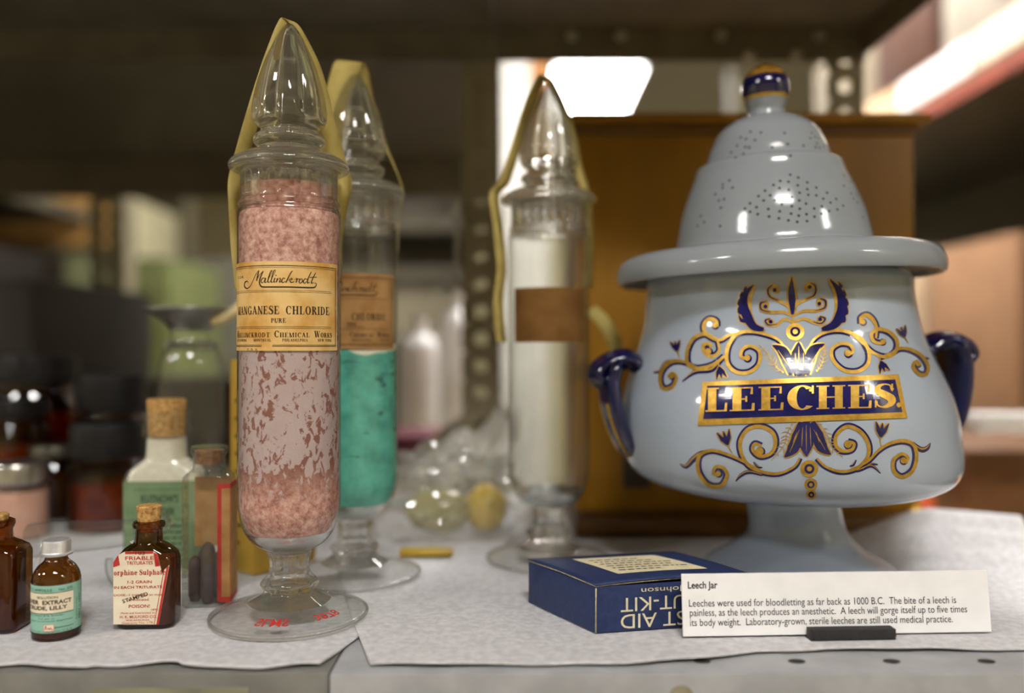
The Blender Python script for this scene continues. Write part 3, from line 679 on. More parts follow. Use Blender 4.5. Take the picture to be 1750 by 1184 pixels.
b2 = specimen_bottle('tall glass bottle of teal powder standing behind the pink crystal bottle', B2, rad(10.3))
fill('copper_chloride_powder', teal_mat(), zz(597), B2, rad(10.3), 'teal copper powder with a cream crust in the second tall bottle')
mall_label(b2, M['label_brown'], M['ink'], [('CHLORIDE', 487, 554, 538, 552, None), ('PRIC', 478, 497, 556, 562, None), ('CRYSTALS', 480, 514, 564, 568.5, None) if False else ('CRYSTALS', 478, 512, 563, 566, None),
    ('Chemical', 484, 530, 574, 584, .72), ('Works', 537, 562, 574, 584, .72), ('PHILADELPHIA', 488, 526, 588, 592, None), ('NEW YORK', 543, 562, 588, 592, None)], rad(-70), rad(61), gap=False)
def pt2(x, y, d=0): return ((x - 605) * SR * 1.13, d, .166 - (y - 592) * .000403)
t2 = ribbon3([pt2(548, 420, .004), pt2(548, 330, .003), pt2(560, 255, .0), pt2(572, 190, -.004), pt2(584, 130, -.006), pt2(596, 98, -.004), pt2(612, 104, .004), pt2(634, 160, .008), pt2(664, 240, .01), pt2(692, 312, .008), pt2(688, 350, .006), pt2(684, 420, .008), pt2(682, 480, .01)],
        [(.5, .9, 0), (.6, .8, 0), (.9, .4, 0), (1, .2, 0), (1, .1, 0), (1, .1, 0), (.9, .5, 0), (.5, .8, 0), (.3, .9, 0), (.2, .9, 0), (.12, 1, 0), (.12, 1, 0), (.12, 1, 0)], [.010, .012, .017, .019, .019, .019, .016, .012, .009, .008, .007, .007, .007], b2, M['tape'])
t2['label'] = 'wide yellowed tape folded over the stopper'

b3 = specimen_bottle('empty tall glass bottle with a blank brown label, in front of the wooden case', B3, rad(-2.4), 1.012)
art_obj(Art().rect(-.98 * R0, zz(597), 1.03 * R0, zz(485), 40, 2), cylmap(R0 + .0002), 'paper_label', M['label_dark'], b3)
def pt3(x, y, d=0): return ((x - 942) * SR * 1.3, d, .166 - (y - 592) * .000451)
t3 = ribbon3([pt3(862, 596, .002), pt3(856, 530, .004), pt3(862, 470, .002), pt3(856, 400, .005), pt3(850, 345, .004), pt3(868, 320, .004), pt3(890, 250, .006), pt3(914, 180, .004), pt3(934, 145, .003), pt3(952, 168, .004), pt3(978, 230, .006), pt3(990, 290, .008), pt3(1004, 340, .012), pt3(1012, 420, .02), pt3(1010, 500, .026)],
        [(.6, .8, 0)] * 15, .012, b3, M['tape'])
t3['label'] = 'wavy yellowed tape hanging from the stopper'
tag(ribbon3([P(1008, 528, .735), P(1030, 548, .735), P(1048, 580, .735), P(1064, 628, .735)], [(.8, .2, .5), (.8, .2, .4), (.9, .2, .25), (.9, .2, .1)], .012, None, M['tape'], 'tape_strip'), 'loose curl of yellowed tape hanging against the wooden case', 'tape')

# ------------------------------------------------------------------ the leech jar
JX, JY = .2088, .637
JR, JZ = .0004007, .0004275
def jz(y): return .166 - (y - 592) * JZ
LEAN = .072
LX_ = [(-1, 0), (.028, 0), (.060, -.0058), (.10, -.0112), (.16, -.0150), (.22, -.0175), (.29, -.0215), (.36, -.0240), (1, -.03)]
def lean_x(z):
    for (a, p), (b, q) in zip(LX_, LX_[1:]):
        if z <= b: return p + (q - p) * (z - a) / (b - a)
    return q
def lean(v, extra=0.0, ze=0.0):
    x = v.x + lean_x(v.z)
    z = v.z
    if extra: z += v.x * extra
    return Vector((x, v.y, z))
JBODY = [(215, 472), (228, 478), (232, 488), (232, 508), (235, 533), (242, 570), (255, 607), (271, 644), (284, 680), (291, 715), (293, 756), (291, 782), (285, 800), (272, 815), (248, 827), (210, 837), (165, 843), (118, 847), (92, 850)]
JFOOT = [(96, 844), (86, 856), (83, 876), (84, 898), (92, 918), (112, 936), (140, 952), (160, 963), (168, 970), (171, 976), (169, 980), (150, 980.5), (0, 980.5)]
LID = [(30, 204), (44, 207), (66, 216), (86, 231), (97, 249), (105, 266), (110, 281), (113, 286), (121, 288), (127, 291), (130, 297), (134, 309), (143, 328), (153, 352), (162, 378), (168, 404), (173, 424), (180, 432), (205, 435), (240, 437), (262, 440), (276, 448), (283, 460), (285, 471), (283, 483), (279, 485), (275, 482), (268, 473), (255, 467), (232, 465), (170, 465)]
KNOB = [(0, 116), (10, 117), (22, 122), (33, 132), (40, 145), (42, 155), (41, 167), (38, 178), (35, 186), (32, 192), (31, 198), (33, 206)]
def jprof(p): return [(r * JR, jz(y)) for r, y in p]
jar = thing('leech_jar', 'large pale blue ceramic jar lettered LEECHES with a pierced domed lid and cobalt handles', 'jar', (JX, JY, .0022))
jb = MB().lathe(smooth_prof(jprof(JBODY), 5), 160).map(lean).build('body', M['porcelain'], jar, sharp=180)
MB().lathe(smooth_prof(jprof(JFOOT), 5), 128).map(lean).build('foot', M['porcelain'], jar, sharp=60)
LT = .030
zl = jz(465)
lid_map = lambda v: lean(v, LT, zl)
lid = MB().lathe(smooth_prof(jprof(LID), 5), 160).map(lid_map).build('lid', M['lid_glaze'], jar, sharp=180)
lid['label'] = 'domed lid with shade put into its grey-blue glaze, pierced with small holes'
kp = smooth_prof(jprof(KNOB), 6)
def band(y0, y1): return [p for p in kp if jz(y1) - 1e-6 <= p[1] <= jz(y0) + 1e-6]
knob = MB().lathe(kp, 64).map(lid_map).build('knob', M['lid_glaze'], lid, sharp=180)
grow = lambda p, k=1.012: [(r * k + .00005, z + (.0003 if r < .004 else 0)) for r, z in p]
MB().lathe(grow(band(113, 142)), 64).map(lid_map).build('ochre_band', M['ochre'], knob, sharp=180)
MB().lathe(grow(band(138, 173)), 64).map(lid_map).build('cobalt_band', M['cobalt_dark'], knob, sharp=180)
MB().lathe(grow(band(171, 179)), 64).map(lid_map).build('gilt_line', M['gold'], knob, sharp=180)
# a ray from the eye through a traced point finds where the painted decoration lies on the glaze
bpy.context.view_layer.update()
def bvh_of(o):
    me = o.data; off = Vector(jar.location)
    return BVHTree.FromPolygons([tuple(v.co + off) for v in me.vertices], [tuple(p.vertices) for p in me.polygons])
BT, LTB = bvh_of(jb), bvh_of(lid)
EYE = Vector((0, 0, CAMZ))
def on(tree, px, py, lift):
    d = Vector(((px - 875) / FPX, 1, -(py - 592) / FPX)).normalized()
    h, nrm, i, dist = tree.ray_cast(EYE, d)
    if h is None: return None
    if nrm.dot(d) > 0: nrm = -nrm
    return h + nrm * lift - Vector(jar.location)
def za(X, Y): return (1080 + X / 2.6906, 440 + Y / 2.6906)
def paint(art, lift, name, mat, parent):
    vs = []
    last = Vector((0, 0, 0))
    for x, y in art.v:
        p = on(BT, *za(x, y), lift)
        if p is None: p = last
        last = p; vs.append(p)
    mb = MB(); mb.add(vs, art.f); return mb.build(name, mat, parent, smooth=False, fix=False)
gold, blue = Art(), Art()
def scroll(pts, ws, side=1):
    p, w_ = catmull(pts, 7, ws)
    gold.ribbon(p, w_, raw=True)
    blue.ribbon(p, [q * 1.0 for q in w_], raw=True, off=side * 5.5, grow=4.2)
T1 = [7, 12, 17, 20, 20, 20, 20, 20, 20, 20, 18, 16, 14, 12, 12]
def tw(n, a=8, b=20, c=13): return [a + (b - a) * min(1, i / (n * .3)) if i < n * .6 else b + (c - b) * (i - n * .6) / (n * .4) for i in range(n)]
S = []
S.append(([(812, 425), (830, 385), (870, 352), (930, 336), (990, 342), (1050, 372), (1086, 430), (1084, 488), (1040, 523), (975, 520), (925, 475), (918, 425), (955, 397), (1000, 402), (1016, 432), (992, 448)], 1))
S.append(([(1000, 345), (1060, 395), (1110, 440), (1170, 458), (1212, 430), (1216, 382), (1180, 342), (1130, 330), (1100, 352), (1112, 388), (1152, 394), (1160, 376)], -1))
S.append(([(1120, 372), (1122, 322), (1105, 285), (1078, 265), (1052, 278), (1052, 304)], 1))
S.append(([(1140, 460), (1190, 440), (1235, 418), (1290, 428), (1338, 462), (1360, 508), (1346, 540), (1312, 533), (1290, 500), (1306, 478), (1326, 494)], 1))
S.append(([(704, 420), (680, 385), (640, 362), (560, 342), (490, 348), (452, 390), (436, 440), (442, 492), (482, 528), (540, 528), (584, 490), (586, 432), (546, 407), (510, 422), (502, 455), (530, 468)], -1))
S.append(([(500, 345), (450, 356), (400, 380), (340, 352), (285, 372), (256, 430), (258, 490), (300, 510), (372, 494), (425, 455)], -1))
S.append(([(392, 375), (402, 428), (372, 455), (338, 440), (328, 405), (354, 396), (366, 414)], 1))
S.append(([(400, 385), (372, 372), (338, 346), (332, 310), (356, 283), (388, 292), (392, 318)], -1))
S.append(([(400, 480), (320, 514), (250, 482), (190, 478), (146, 510), (130, 560), (146, 602), (186, 594), (206, 552), (186, 532), (168, 552)], -1))
S.append(([(850, 922), (890, 960), (960, 983), (1030, 968), (1080, 920), (1086, 860), (1050, 802), (990, 777), (942, 812), (936, 860), (965, 888), (1008, 884), (1020, 856), (992, 846)], 1))
S.append(([(1010, 972), (1080, 938), (1130, 888), (1180, 856), (1245, 842), (1294, 862), (1306, 920), (1288, 980), (1240, 1008), (1202, 980), (1202, 930), (1240, 902), (1268, 922), (1252, 944)], 1))
S.append(([(772, 920), (742, 963), (660, 993), (560, 970), (512, 920), (498, 850), (532, 792), (590, 777), (644, 802), (660, 850), (640, 898), (590, 913), (556, 884), (566, 856), (596, 866)], -1))
S.append(([(590, 978), (520, 940), (450, 908), (370, 886), (312, 910), (306, 980), (350, 1043), (410, 1048), (438, 1000), (420, 966), (386, 962), (376, 990), (400, 1000)], -1))
for pts, sd in S: scroll(pts, tw(len(pts), 9, 17, 12), sd)
# blob ends of the big scrolls
for x, y, r in ((992, 440, 15), (530, 462, 14), (588, 890, 18), (992, 858, 17), (1150, 388, 10), (352, 432, 14), (398, 992, 12), (1246, 932, 14), (184, 546, 11), (1312, 492, 9), (1060, 296, 12), (382, 312, 12)):
    gold.disc(x, y, r); blue.disc(x + 3, y + 3, r + 5)
def leaf(tgt, pts, wmax, k=7, grow=0):
    n = len(pts); ws = [max(.5, wmax * sin(pi * min(1, (.08 + .92 * i / (n - 1)))) ** .8) for i in range(n)]
    tgt.ribbon(pts, ws, k, grow=grow)
over = Art()      # cobalt fillings painted over gilt outlines
def leaf2(pts, wmax, edge=6):
    leaf(gold, pts, wmax, grow=edge); leaf(over, pts, wmax)
# blue-tipped tails
for pts, wd in (([(1290, 850), (1310, 872), (1335, 884), (1358, 874), (1370, 852)], 22), ([(960, 985), (1040, 978), (1100, 958), (1142, 992)], 14), ([(1060, 975), (1100, 950), (1130, 952)], 10),
                ([(372, 890), (320, 900), (285, 925), (250, 960), (222, 948)], 24), ([(600, 1000), (540, 985), (500, 1002), (478, 1028)], 16), ([(430, 455), (370, 515), (290, 528), (232, 572)], 20),
                ([(200, 472), (160, 485), (135, 520), (100, 530)], 20), ([(1290, 425), (1330, 455), (1368, 466)], 10), ([(560, 940), (580, 962), (600, 965)], 8), ([(1030, 930), (1018, 952), (1000, 960)], 8)):
    leaf(blue, pts, wd, grow=2); leaf(gold, [(x - 2, y - 4) for x, y in pts], wd * .35)
# wings
leaf2([(606, 332), (560, 318), (530, 270), (512, 215), (524, 165), (562, 126)], 46, 5)
for pts in ([(540, 300), (505, 290), (492, 262)], [(525, 262), (496, 252), (490, 226)], [(520, 225), (494, 214), (494, 190)], [(528, 190), (504, 178), (508, 156)], [(540, 160), (522, 150), (528, 132)]): leaf2(pts, 18, 4)
leaf2([(872, 332), (925, 312), (955, 270), (966, 215), (948, 150), (906, 98)], 48, 5)
for pts in ([(940, 295), (972, 292), (978, 266)], [(955, 262), (984, 256), (988, 226)], [(962, 225), (986, 214), (984, 186)], [(955, 180), (976, 172), (970, 146)], [(940, 140), (958, 134), (946, 110)]): leaf2(pts, 18, 4)
gold.ribbon([(612, 338), (566, 300), (545, 240), (548, 180), (570, 128)], [10, 12, 13, 11, 6]); gold.ribbon([(870, 335), (915, 300), (936, 240), (930, 170), (902, 104)], [10, 12, 13, 11, 6])
# palmette
leaf2([(738, 262), (736, 200), (733, 150), (734, 88)], 34, 9)
for pts in ([(738, 262), (714, 222), (672, 198), (634, 180), (626, 146), (648, 126), (672, 146), (664, 166)], [(744, 250), (762, 214), (800, 192), (838, 172), (842, 132), (818, 116), (796, 136), (808, 156)],
            [(738, 272), (700, 252), (640, 252), (596, 240), (592, 212), (616, 204), (628, 224)], [(744, 268), (790, 246), (840, 246), (884, 232), (888, 200), (862, 190), (850, 212)],
            [(738, 298), (700, 284), (668, 308), (628, 310), (614, 290), (636, 282)], [(746, 296), (790, 282), (830, 296), (868, 304), (886, 282), (862, 270)]):
    gold.ribbon(pts, [10, 13, 16, 18, 17, 15, 13, 12][:len(pts)]); over.ribbon(pts[:3] if False else pts[2:6], [2, 6, 8, 3][:len(pts[2:6])])
for x, y in ((656, 150), (816, 136), (614, 226), (860, 212), (638, 296), (864, 284)): gold.disc(x, y, 15); over.disc(x, y, 9)
gold.ribbon([(742, 310), (742, 250), (738, 200)], [8, 8, 4])
# circles
pale = Art()
for x, y, r in ((750, 342, 42), (815, 970, 41), (822, 1042, 30), (824, 1087, 24)):
    gold.disc(x, y, r, ry=r * .95); over.disc(x, y, r * .56, ry=r * .54); pale.disc(x, y, r * .28)
# lotus above and below the name panel
for pts, wd in (([(772, 545), (762, 490), (764, 440), (766, 388)], 72), ([(730, 540), (716, 480), (690, 430), (644, 404)], 54), ([(806, 540), (812, 480), (836, 425), (886, 398)], 54), ([(752, 545), (738, 490), (745, 430)], 22), ([(790, 545), (800, 480), (812, 420)], 22),
                ([(802, 752), (796, 810), (800, 862), (802, 915)], 78), ([(776, 756), (764, 820), (738, 880), (700, 918)], 60), ([(830, 756), (850, 815), (874, 872), (914, 906)], 60)):
    leaf2(pts, wd, 7)
for x0, y0, x1, y1 in ((768, 520, 766, 410), (752, 510, 750, 440), (786, 510, 788, 440), (720, 500, 670, 425), (816, 500, 866, 415), (800, 770, 801, 890), (784, 780, 780, 870), (818, 780, 822, 870), (770, 790, 725, 895), (834, 790, 888, 885), (760, 800, 740, 850), (846, 800, 860, 850)):
    pale.ribbon([(x0, y0), ((x0 + x1) / 2, (y0 + y1) / 2), (x1, y1)], [1, 4, 1])
# tulips
def tulip(x, y, a, k=1.0):
    c, s_ = cos(rad(a)), sin(rad(a))
    f = lambda u, v: (x + (u * c - v * s_) * k, y + (u * s_ + v * c) * k)
    for pts, wd in (([f(0, 30), f(-14, 0), f(-30, -38)], 20), ([f(0, 30), f(0, 0), f(0, -36)], 20), ([f(0, 30), f(14, 0), f(30, -38)], 20)): leaf2(pts, wd * k, 5 * k)
    gold.ribbon([f(0, 30), f(2, 50), f(8, 72)], [7, 5, 3])
tulip(205, 410, -12, .75); tulip(408, 528, 168, .85); tulip(1243, 345, -22, .75); tulip(1150, 500, 160, .8); tulip(432, 832, -18); tulip(1145, 795, 8)
# ferns
def fern(pts, wd):
    p = catmull(pts, 6); gold.ribbon(p, [3] * len(p), raw=True)
    for i in range(1, len(p) - 2, 2):
        t = (p[i + 1] - p[i]).normalized(); nn = Vector((-t.y, t.x)); q = wd * sin(pi * (i / len(p)) ** .8)
        for s_ in (-1, 1): gold.ribbon([p[i], p[i] + nn * s_ * q * .6 + t * q * .3, p[i] + nn * s_ * q + t * q * .8], [3.4, 3, 1])
fern([(700, 532), (660, 500), (632, 455), (585, 402)], 26); fern([(846, 528), (872, 490), (884, 440), (886, 400)], 24); fern([(740, 760), (712, 810), (700, 860), (640, 935)], 26); fern([(862, 760), (900, 820), (918, 870), (968, 918)], 24)
d0 = paint(blue, .00022, 'cobalt_scrollwork', M['cobalt'], jb)
d1 = paint(gold, .00042, 'gilt_scrollwork', M['gold'], jb)
d2 = paint(over, .00062, 'cobalt_petals', M['cobalt'], jb)
paint(pale, .0008, 'gilt_veins', M['gold'], jb)
fr = Art().quad((305, 772), (1262, 738), (1222, 538), (327, 573), 60, 12)
paint(fr, .00085, 'gilt_panel_border', M['gold'], jb)
pn = Art().quad((331, 743), (1238, 712), (1205, 563), (349, 592), 60, 12)
pan = paint(pn, .00105, 'name_panel', M['cobalt'], jb)
def lt(x, y): return (340 + x, 710 - .0226 * x - y * (1 - .00002 * x))
LX = [('L', 342, 441), ('E', 452, 566), ('E', 583, 697), ('C', 714, 834), ('H', 846, 977), ('E', 990, 1097), ('S', 1108, 1207), ('.', 1210, 1232)]
LET = Art()
for ch, x0, x1 in LX:
    a = serif(ch, T=.235, t=.055)
    if ch == '.': a.fit(x0 - 340, x1 - 340, 0, 22)
    else: a.fit(x0 - 340, x1 - 340, 0 if ch not in 'CS' else -2, 108 if ch not in 'CS' else 111)
    LET.add([lt(x, y) for x, y in a.v], a.f)
paint(LET, .00125, 'lettering', M['gold'], pan)
# lid holes as flat discs, their unlit dark put into the colour
HOLES = [(842, 497), (873, 508), (803, 521), (835, 524), (908, 527), (777, 537), (871, 538), (800, 549), (836, 555), (908, 553), (943, 547), (744, 559), (878, 567), (764, 577), (848, 584), (912, 575), (943, 577), (985, 567), (719, 580), (739, 597), (782, 596), (877, 597), (970, 590), (1020, 591), (686, 608), (809, 612), (848, 619), (903, 609), (935, 628), (965, 620), (998, 605), (1047, 617), (666, 628), (711, 623), (757, 630), (801, 639), (845, 648), (879, 629), (993, 638), (1025, 632), (686, 641), (716, 650), (760, 659), (798, 666), (835, 674), (869, 680), (907, 677), (875, 656), (905, 650), (936, 660), (963, 648),
         (606, 519), (580, 535), (618, 547), (551, 573), (580, 548), (585, 592), (565, 597), (573, 625), (495, 657), (508, 681), (483, 695), (570, 696), (1050, 500), (1075, 525), (1050, 540), (1078, 570), (1100, 575), (1087, 590), (1102, 605), (1123, 663),
         (728, 333), (688, 330), (705, 362), (670, 358), (650, 352), (636, 384), (668, 389), (683, 391), (613, 410), (660, 415), (605, 430), (630, 430), (820, 335), (832, 378), (772, 391), (893, 384), (843, 423), (925, 335), (920, 355), (938, 350), (952, 355), (945, 375), (968, 365), (940, 390), (955, 392), (972, 385)]
hm = MB()
for X, Y in HOLES:
    px, py = 980 + X / 2.2727, 80 + Y / 2.2727
    d = Vector(((px - 875) / FPX, 1, -(py - 592) / FPX)).normalized()
    h, nrm, i, dist = LTB.ray_cast(EYE, d)
    if h is None: continue
    if nrm.dot(d) > 0: nrm = -nrm
    u = nrm.cross(Vector((0, 0, 1))).normalized(); v = u.cross(nrm); c = h + nrm * .00012 - Vector(jar.location); r = .00095
    hm.add([c + (u * cos(2 * pi * k / 12) + v * sin(2 * pi * k / 12)) * r for k in range(12)], [tuple(range(12))])
hm.build('perforations', M['hole'], lid, smooth=False, fix=False)
# strap handles: a ridged band swept along a path in the jar's own upright plane
def strap(mb, path, wd, th=.0032, k=8):
    """band 2*wd wide (along y), three rounded ridges; path in jar coordinates (x, z)"""
    p = catmull([Vector(q) for q in path], k); m = len(p); q = 28; vs = []; fs = []
    for i in range(m):
        t = (p[min(i + 1, m - 1)] - p[max(i - 1, 0)]).normalized(); nn = Vector((-t.y, t.x))
        e = min(1, .45 + 3 * min(i, m - 1 - i) / m)
        for j in range(q):
            a = 2 * pi * j / q; y = wd * cos(a) * e
            hgt = th * sin(a) * (1 + .55 * abs(cos(2.5 * pi * cos(a))))
            vs.append((p[i].x + nn.x * hgt, y, p[i].y + nn.y * hgt))
    for i in range(m - 1):
        for j in range(q):
            j2 = (j + 1) % q; fs.append((i * q + j, i * q + j2, (i + 1) * q + j2, (i + 1) * q + j))
    fs.append(tuple(range(q - 1, -1, -1))); fs.append(tuple(range((m - 1) * q, m * q)))
    return mb.add(vs, fs)
def hx(px, py): return ((px - 1352) * .000398, jz(py))
ARM = [hx(1592, 612), hx(1618, 590), hx(1640, 572), hx(1664, 570), hx(1690, 580), hx(1700, 596), hx(1690, 606), hx(1680, 602)]
DROP = [hx(1648, 572), hx(1668, 580), hx(1678, 604), hx(1677, 640), hx(1668, 680), hx(1652, 716), hx(1640, 722)]
RH = Matrix.Rotation(rad(5), 3, 'Z')
for sgn in (1, -1):
    mb = MB(); strap(mb, ARM, .0150, .0042); strap(mb, DROP, .0215, .0046)
    if sgn < 0: mb.map(lambda v: Vector((-v.x, v.y, v.z)))
    mb.map(lambda v: RH @ (lean(v) + Vector((.005, 0, -.0135 + .056 * v.x))))
    h = mb.build('handle', M['cobalt_dark'], jar, sharp=60)
    e = MB()
    for yy in (-.0135, 0, .0135):
        pth = [Vector(q) for q in DROP]; pp = catmull(pth, 8); pts = []
        for i in range(len(pp) // 2, len(pp)):
            t = (pp[min(i + 1, len(pp) - 1)] - pp[i - 1]).normalized(); nn = Vector((-t.y, t.x)); c = pp[i] + nn * .0054
            ee = min(1, .45 + 3 * (len(pp) - 1 - i) / len(pp))
            pts.append((c.x, yy * ee, c.y))
        e.tube(pts, .0009, 8)
    if sgn < 0: e.map(lambda v: Vector((-v.x, v.y, v.z)))
    e.map(lambda v: RH @ (lean(v) + Vector((.005, 0, -.0135 + .056 * v.x))))
    e.build('gilt_line', M['gold'], h)

# ------------------------------------------------------------------ caption card, its holder and the first-aid carton
ca, cb = Vector((.0967, .4922, 0)), Vector((.2752, .5004, 0))
cang = math.atan2(cb.y - ca.y, cb.x - ca.x)
card = thing('caption_card', 'white printed card headed Leech Jar standing in front of the jar foot', 'card', (ca.x, ca.y, .0024), cang)
CW, CH, TILT = .1787, .0342, rad(7)
cm = lambda lift: (lambda x, y: Vector((x, y * sin(TILT) - lift * cos(TILT), y * cos(TILT) + lift * sin(TILT))))
MB().box((0, 0, 0), (CW, .0014, CH)).map(lambda v: Vector((v.x, v.y + v.z * sin(TILT), v.z * cos(TILT)))).build('board', M['card'], card, smooth=False)
T = Art()
dark = pmat('dark_print', (46, 44, 48), (54, 52, 56), 200, .8, spec=.1)
def cline(txt, x0, x1, base, hgt, bold=0):
    """baseline and height of the tall letters in metres on the card"""
    a = sans(txt, bold=bold); b_ = a.bounds(); k = (x1 - x0) / (b_[2] - b_[0])
    ky = hgt / .72
    T.add([(x0 + (x - b_[0]) * k, base + y * ky) for x, y in a.v], a.f)
PX = CW / 526
cline('Leech Jar', (1177 - 1167) * PX, (1227 - 1167) * PX, .0263, .0039, .018)
cline('Leeches were used for bloodletting as far back as 1000 B.C.  The bite of a leech is', 11 * PX, 468 * PX, .0162, .0041)
cline('painless, as the leech produces an anesthetic.  A leech will gorge itself up to five times', 12 * PX, 486 * PX, .0110, .0041)
cline('its body weight.  Laboratory-grown, sterile leeches are still used medical practice.', 12 * PX, 460 * PX, .0056, .0041)
art_obj(T, cm(.00015), 'lettering', dark, card)
hp = ca + (cb - ca) * (1446 - 1168) / 526
h0 = MB().box((-.0243, -.0082, 0), (.0243, -.0012, .0062)).box((-.0243, .0050, 0), (.0243, .0085, .0062)).box((-.0243, -.0082, 0), (.0243, .0085, .0012))
ho = h0.build('card_holder', M['black'], bevel=.0005); ho.location = (hp.x, hp.y, .0012); ho.rotation_euler = (0, 0, cang)
tag(ho, 'small black grooved block holding the Leech Jar card', 'holder')

kz, kh = .0016, .0288
K0 = Vector((.0480, .4998)); KF = Vector((.978, .207)); KL = Vector((-.0375, .0605))
kit = thing('first_aid_carton', 'navy blue cardboard carton lying upside down, printed FIRST AID, left of the Leech Jar card', 'box', (K0.x, K0.y, kz))
def prism(a, b, c, d, z0, z1):
    m_ = MB(); m_.add([(p[0], p[1], z) for z in (z0, z1) for p in (a, b, c, d)], [(0, 3, 2, 1), (4, 5, 6, 7), (0, 1, 5, 4), (1, 2, 6, 5), (2, 3, 7, 6), (3, 0, 4, 7)]); return m_
f1 = KF * .098
prism((0, 0), f1, f1 + KL, KL, 0, kh - .0022).build('carton', M['navy'], kit, bevel=.0005)
# lid flap, a little sprung open along the printed front
mb = MB(); vs = []; fs = []
NX, NY = 24, 10
for j in range(NY + 1):
    for i in range(NX + 1):
        u, v = i / NX, j / NY
        p = f1 * (u * 1.012 - .004) + KL * (v * 1.01 - .012)
        z = kh - .0016 + .0019 * sin(pi * min(1, u * 1.1)) * (1 - v) ** 2 + .0008 * sin(pi * v)
        vs += [(p.x, p.y, z)]
for j in range(NY):
    for i in range(NX):
        k = j * (NX + 1) + i; fs.append((k, k + 1, k + NX + 2, k + NX + 1))
lidf = mb.add(vs, fs).build('lid_flap', M['navy'], kit, sharp=180, fix=False)
md = lidf.modifiers.new('thickness', 'SOLIDIFY'); md.thickness = .0009; md.offset = 1
edgem = pmat('worn_carton_edge', (206, 192, 150), (150, 140, 120), 300, .8)
MB().tube([(0, -.0003, 0), (.0001, -.0003, kh - .003)], .0004, 6).tube([(0, 0, kh - .0018), tuple(KL * .5) + (kh - .0012,), tuple(KL) + (kh - .002,)], .0004, 6).tube([(0, 0, kh - .0018), tuple(f1 * .3) + (kh - .0005,), tuple(f1 * .55) + (kh + .0001,), tuple(f1) + (kh - .001,)], .0004, 6).build('worn_edge', edgem, kit, sharp=180)
def ktop(lift):
    def f(x, y):
        u, v = x, y; p = f1 * u + KL * v
        z = kh - .0016 + .0019 * sin(pi * min(1, (u + .004) / 1.012 * 1.1)) * (1 - (v + .012) / 1.01) ** 2 + .0008 * sin(pi * (v + .012) / 1.01) + .0009 + lift
        return Vector((p.x, p.y, z))
    return f
klab = art_obj(Art().quad((.235, .2), (.84, .24), (.80, .86), (.235, .86), 16, 8), ktop(.00025), 'paper_label', M['cream_ink'], kit)
KT = Art()
for i, (x0, x1) in enumerate(((.08, .5), (.08, .86), (.08, .8), (.08, .84), (.08, .7), (.08, .62))):
    yy = .30 + i * .085
    q = random.Random(i); x = .26 + x0 * .4
    while x < .26 + x1 * .58:
        w_ = q.uniform(.015, .05); KT.rect(x, yy, x + w_, yy + .025, 3, 1); x += w_ + .014
art_obj(KT, ktop(.0004), 'fine_print', M['ink'], klab)
kfront = lambda x, y: Vector((KF.x * x + KF.y * .0003, KF.y * x - KF.x * .0003, y))
KA = Art()
def kline(txt, u_left, u_right, z_lo, z_hi, bold=0):
    """printed upside down: the last letter stands nearest the corner"""
    a = sans(txt, bold=bold); b_ = a.bounds(); k = (u_right - u_left) / (b_[2] - b_[0]); ky = (z_hi - z_lo) / (b_[3] - b_[1])
    KA.add([(u_right - (x - b_[0]) * k, z_hi - (y - b_[1]) * ky) for x, y in a.v], a.f)
kline('FIRST AID', .0150, .072, .0015, .0098)
kline('CUT-KIT', .0150, .0645, .0112, .0193)
kline('Johnson-Johnson', .0275, .082, .0213, .0252)
art_obj(KA, kfront, 'lettering', M['cream_ink'], kit)

# ------------------------------------------------------------------ wooden case behind the jar
case = thing('wooden_case', 'golden brown wooden case with moulded top standing behind the leech jar', 'case', (0, 0, 0))
wx0, wx1, wy0, wy1 = .0575, .3640, .79, .95
MB().box((wx0, wy0, .012), (wx1, wy1, .366)).build('carcass', M['wood'], case, bevel=.001)
MB().box((wx0 - .004, wy0 - .004, .357), (wx1 + .004, wy1 + .004, .366)).build('cornice', M['wood_dark'], case, bevel=.003)
MB().box((wx0 - .006, wy0 - .012, .366), (wx1 + .012, wy1 + .012, .3755)).build('top', M['wood'], case, bevel=.004)
MB().box((wx0 - .002, wy0 - .036, .0016), (wx1 + .003, wy1, .018)).build('base_moulding', M['wood_dark'], case, bevel=.004)
MB().box((.1005, wy0 - .0022, .038), (.1245, wy0 + .0005, .108)).build('lock_plate', pmat('blackened_plate', (48, 38, 28), (58, 46, 34), 80, .5), case, bevel=.0008)
# brass finial stand behind the jar
fin = thing('brass_stand', 'thin brass stand with a small cross-shaped finial behind the right jar handle'.replace('right ', ''), 'stand', (.418 - .03, .84, .0004))
brass = pmat('old_brass', (176, 140, 60), (140, 106, 40), 120, .3, metal=.9)
MB().lathe([(.022, 0), (.022, .003), (.008, .008), (.0035, .016), (.003, .17), (0, .171)], 24).build('stem', brass, fin)
MB().tube([(-.010, 0, .166), (.010, 0, .166)], .0045, 12).lathe([(0, .160), (.005, .164), (.004, .172), (.003, .18), (.0015, .192), (0, .198)], 16).build('finial', brass, fin)

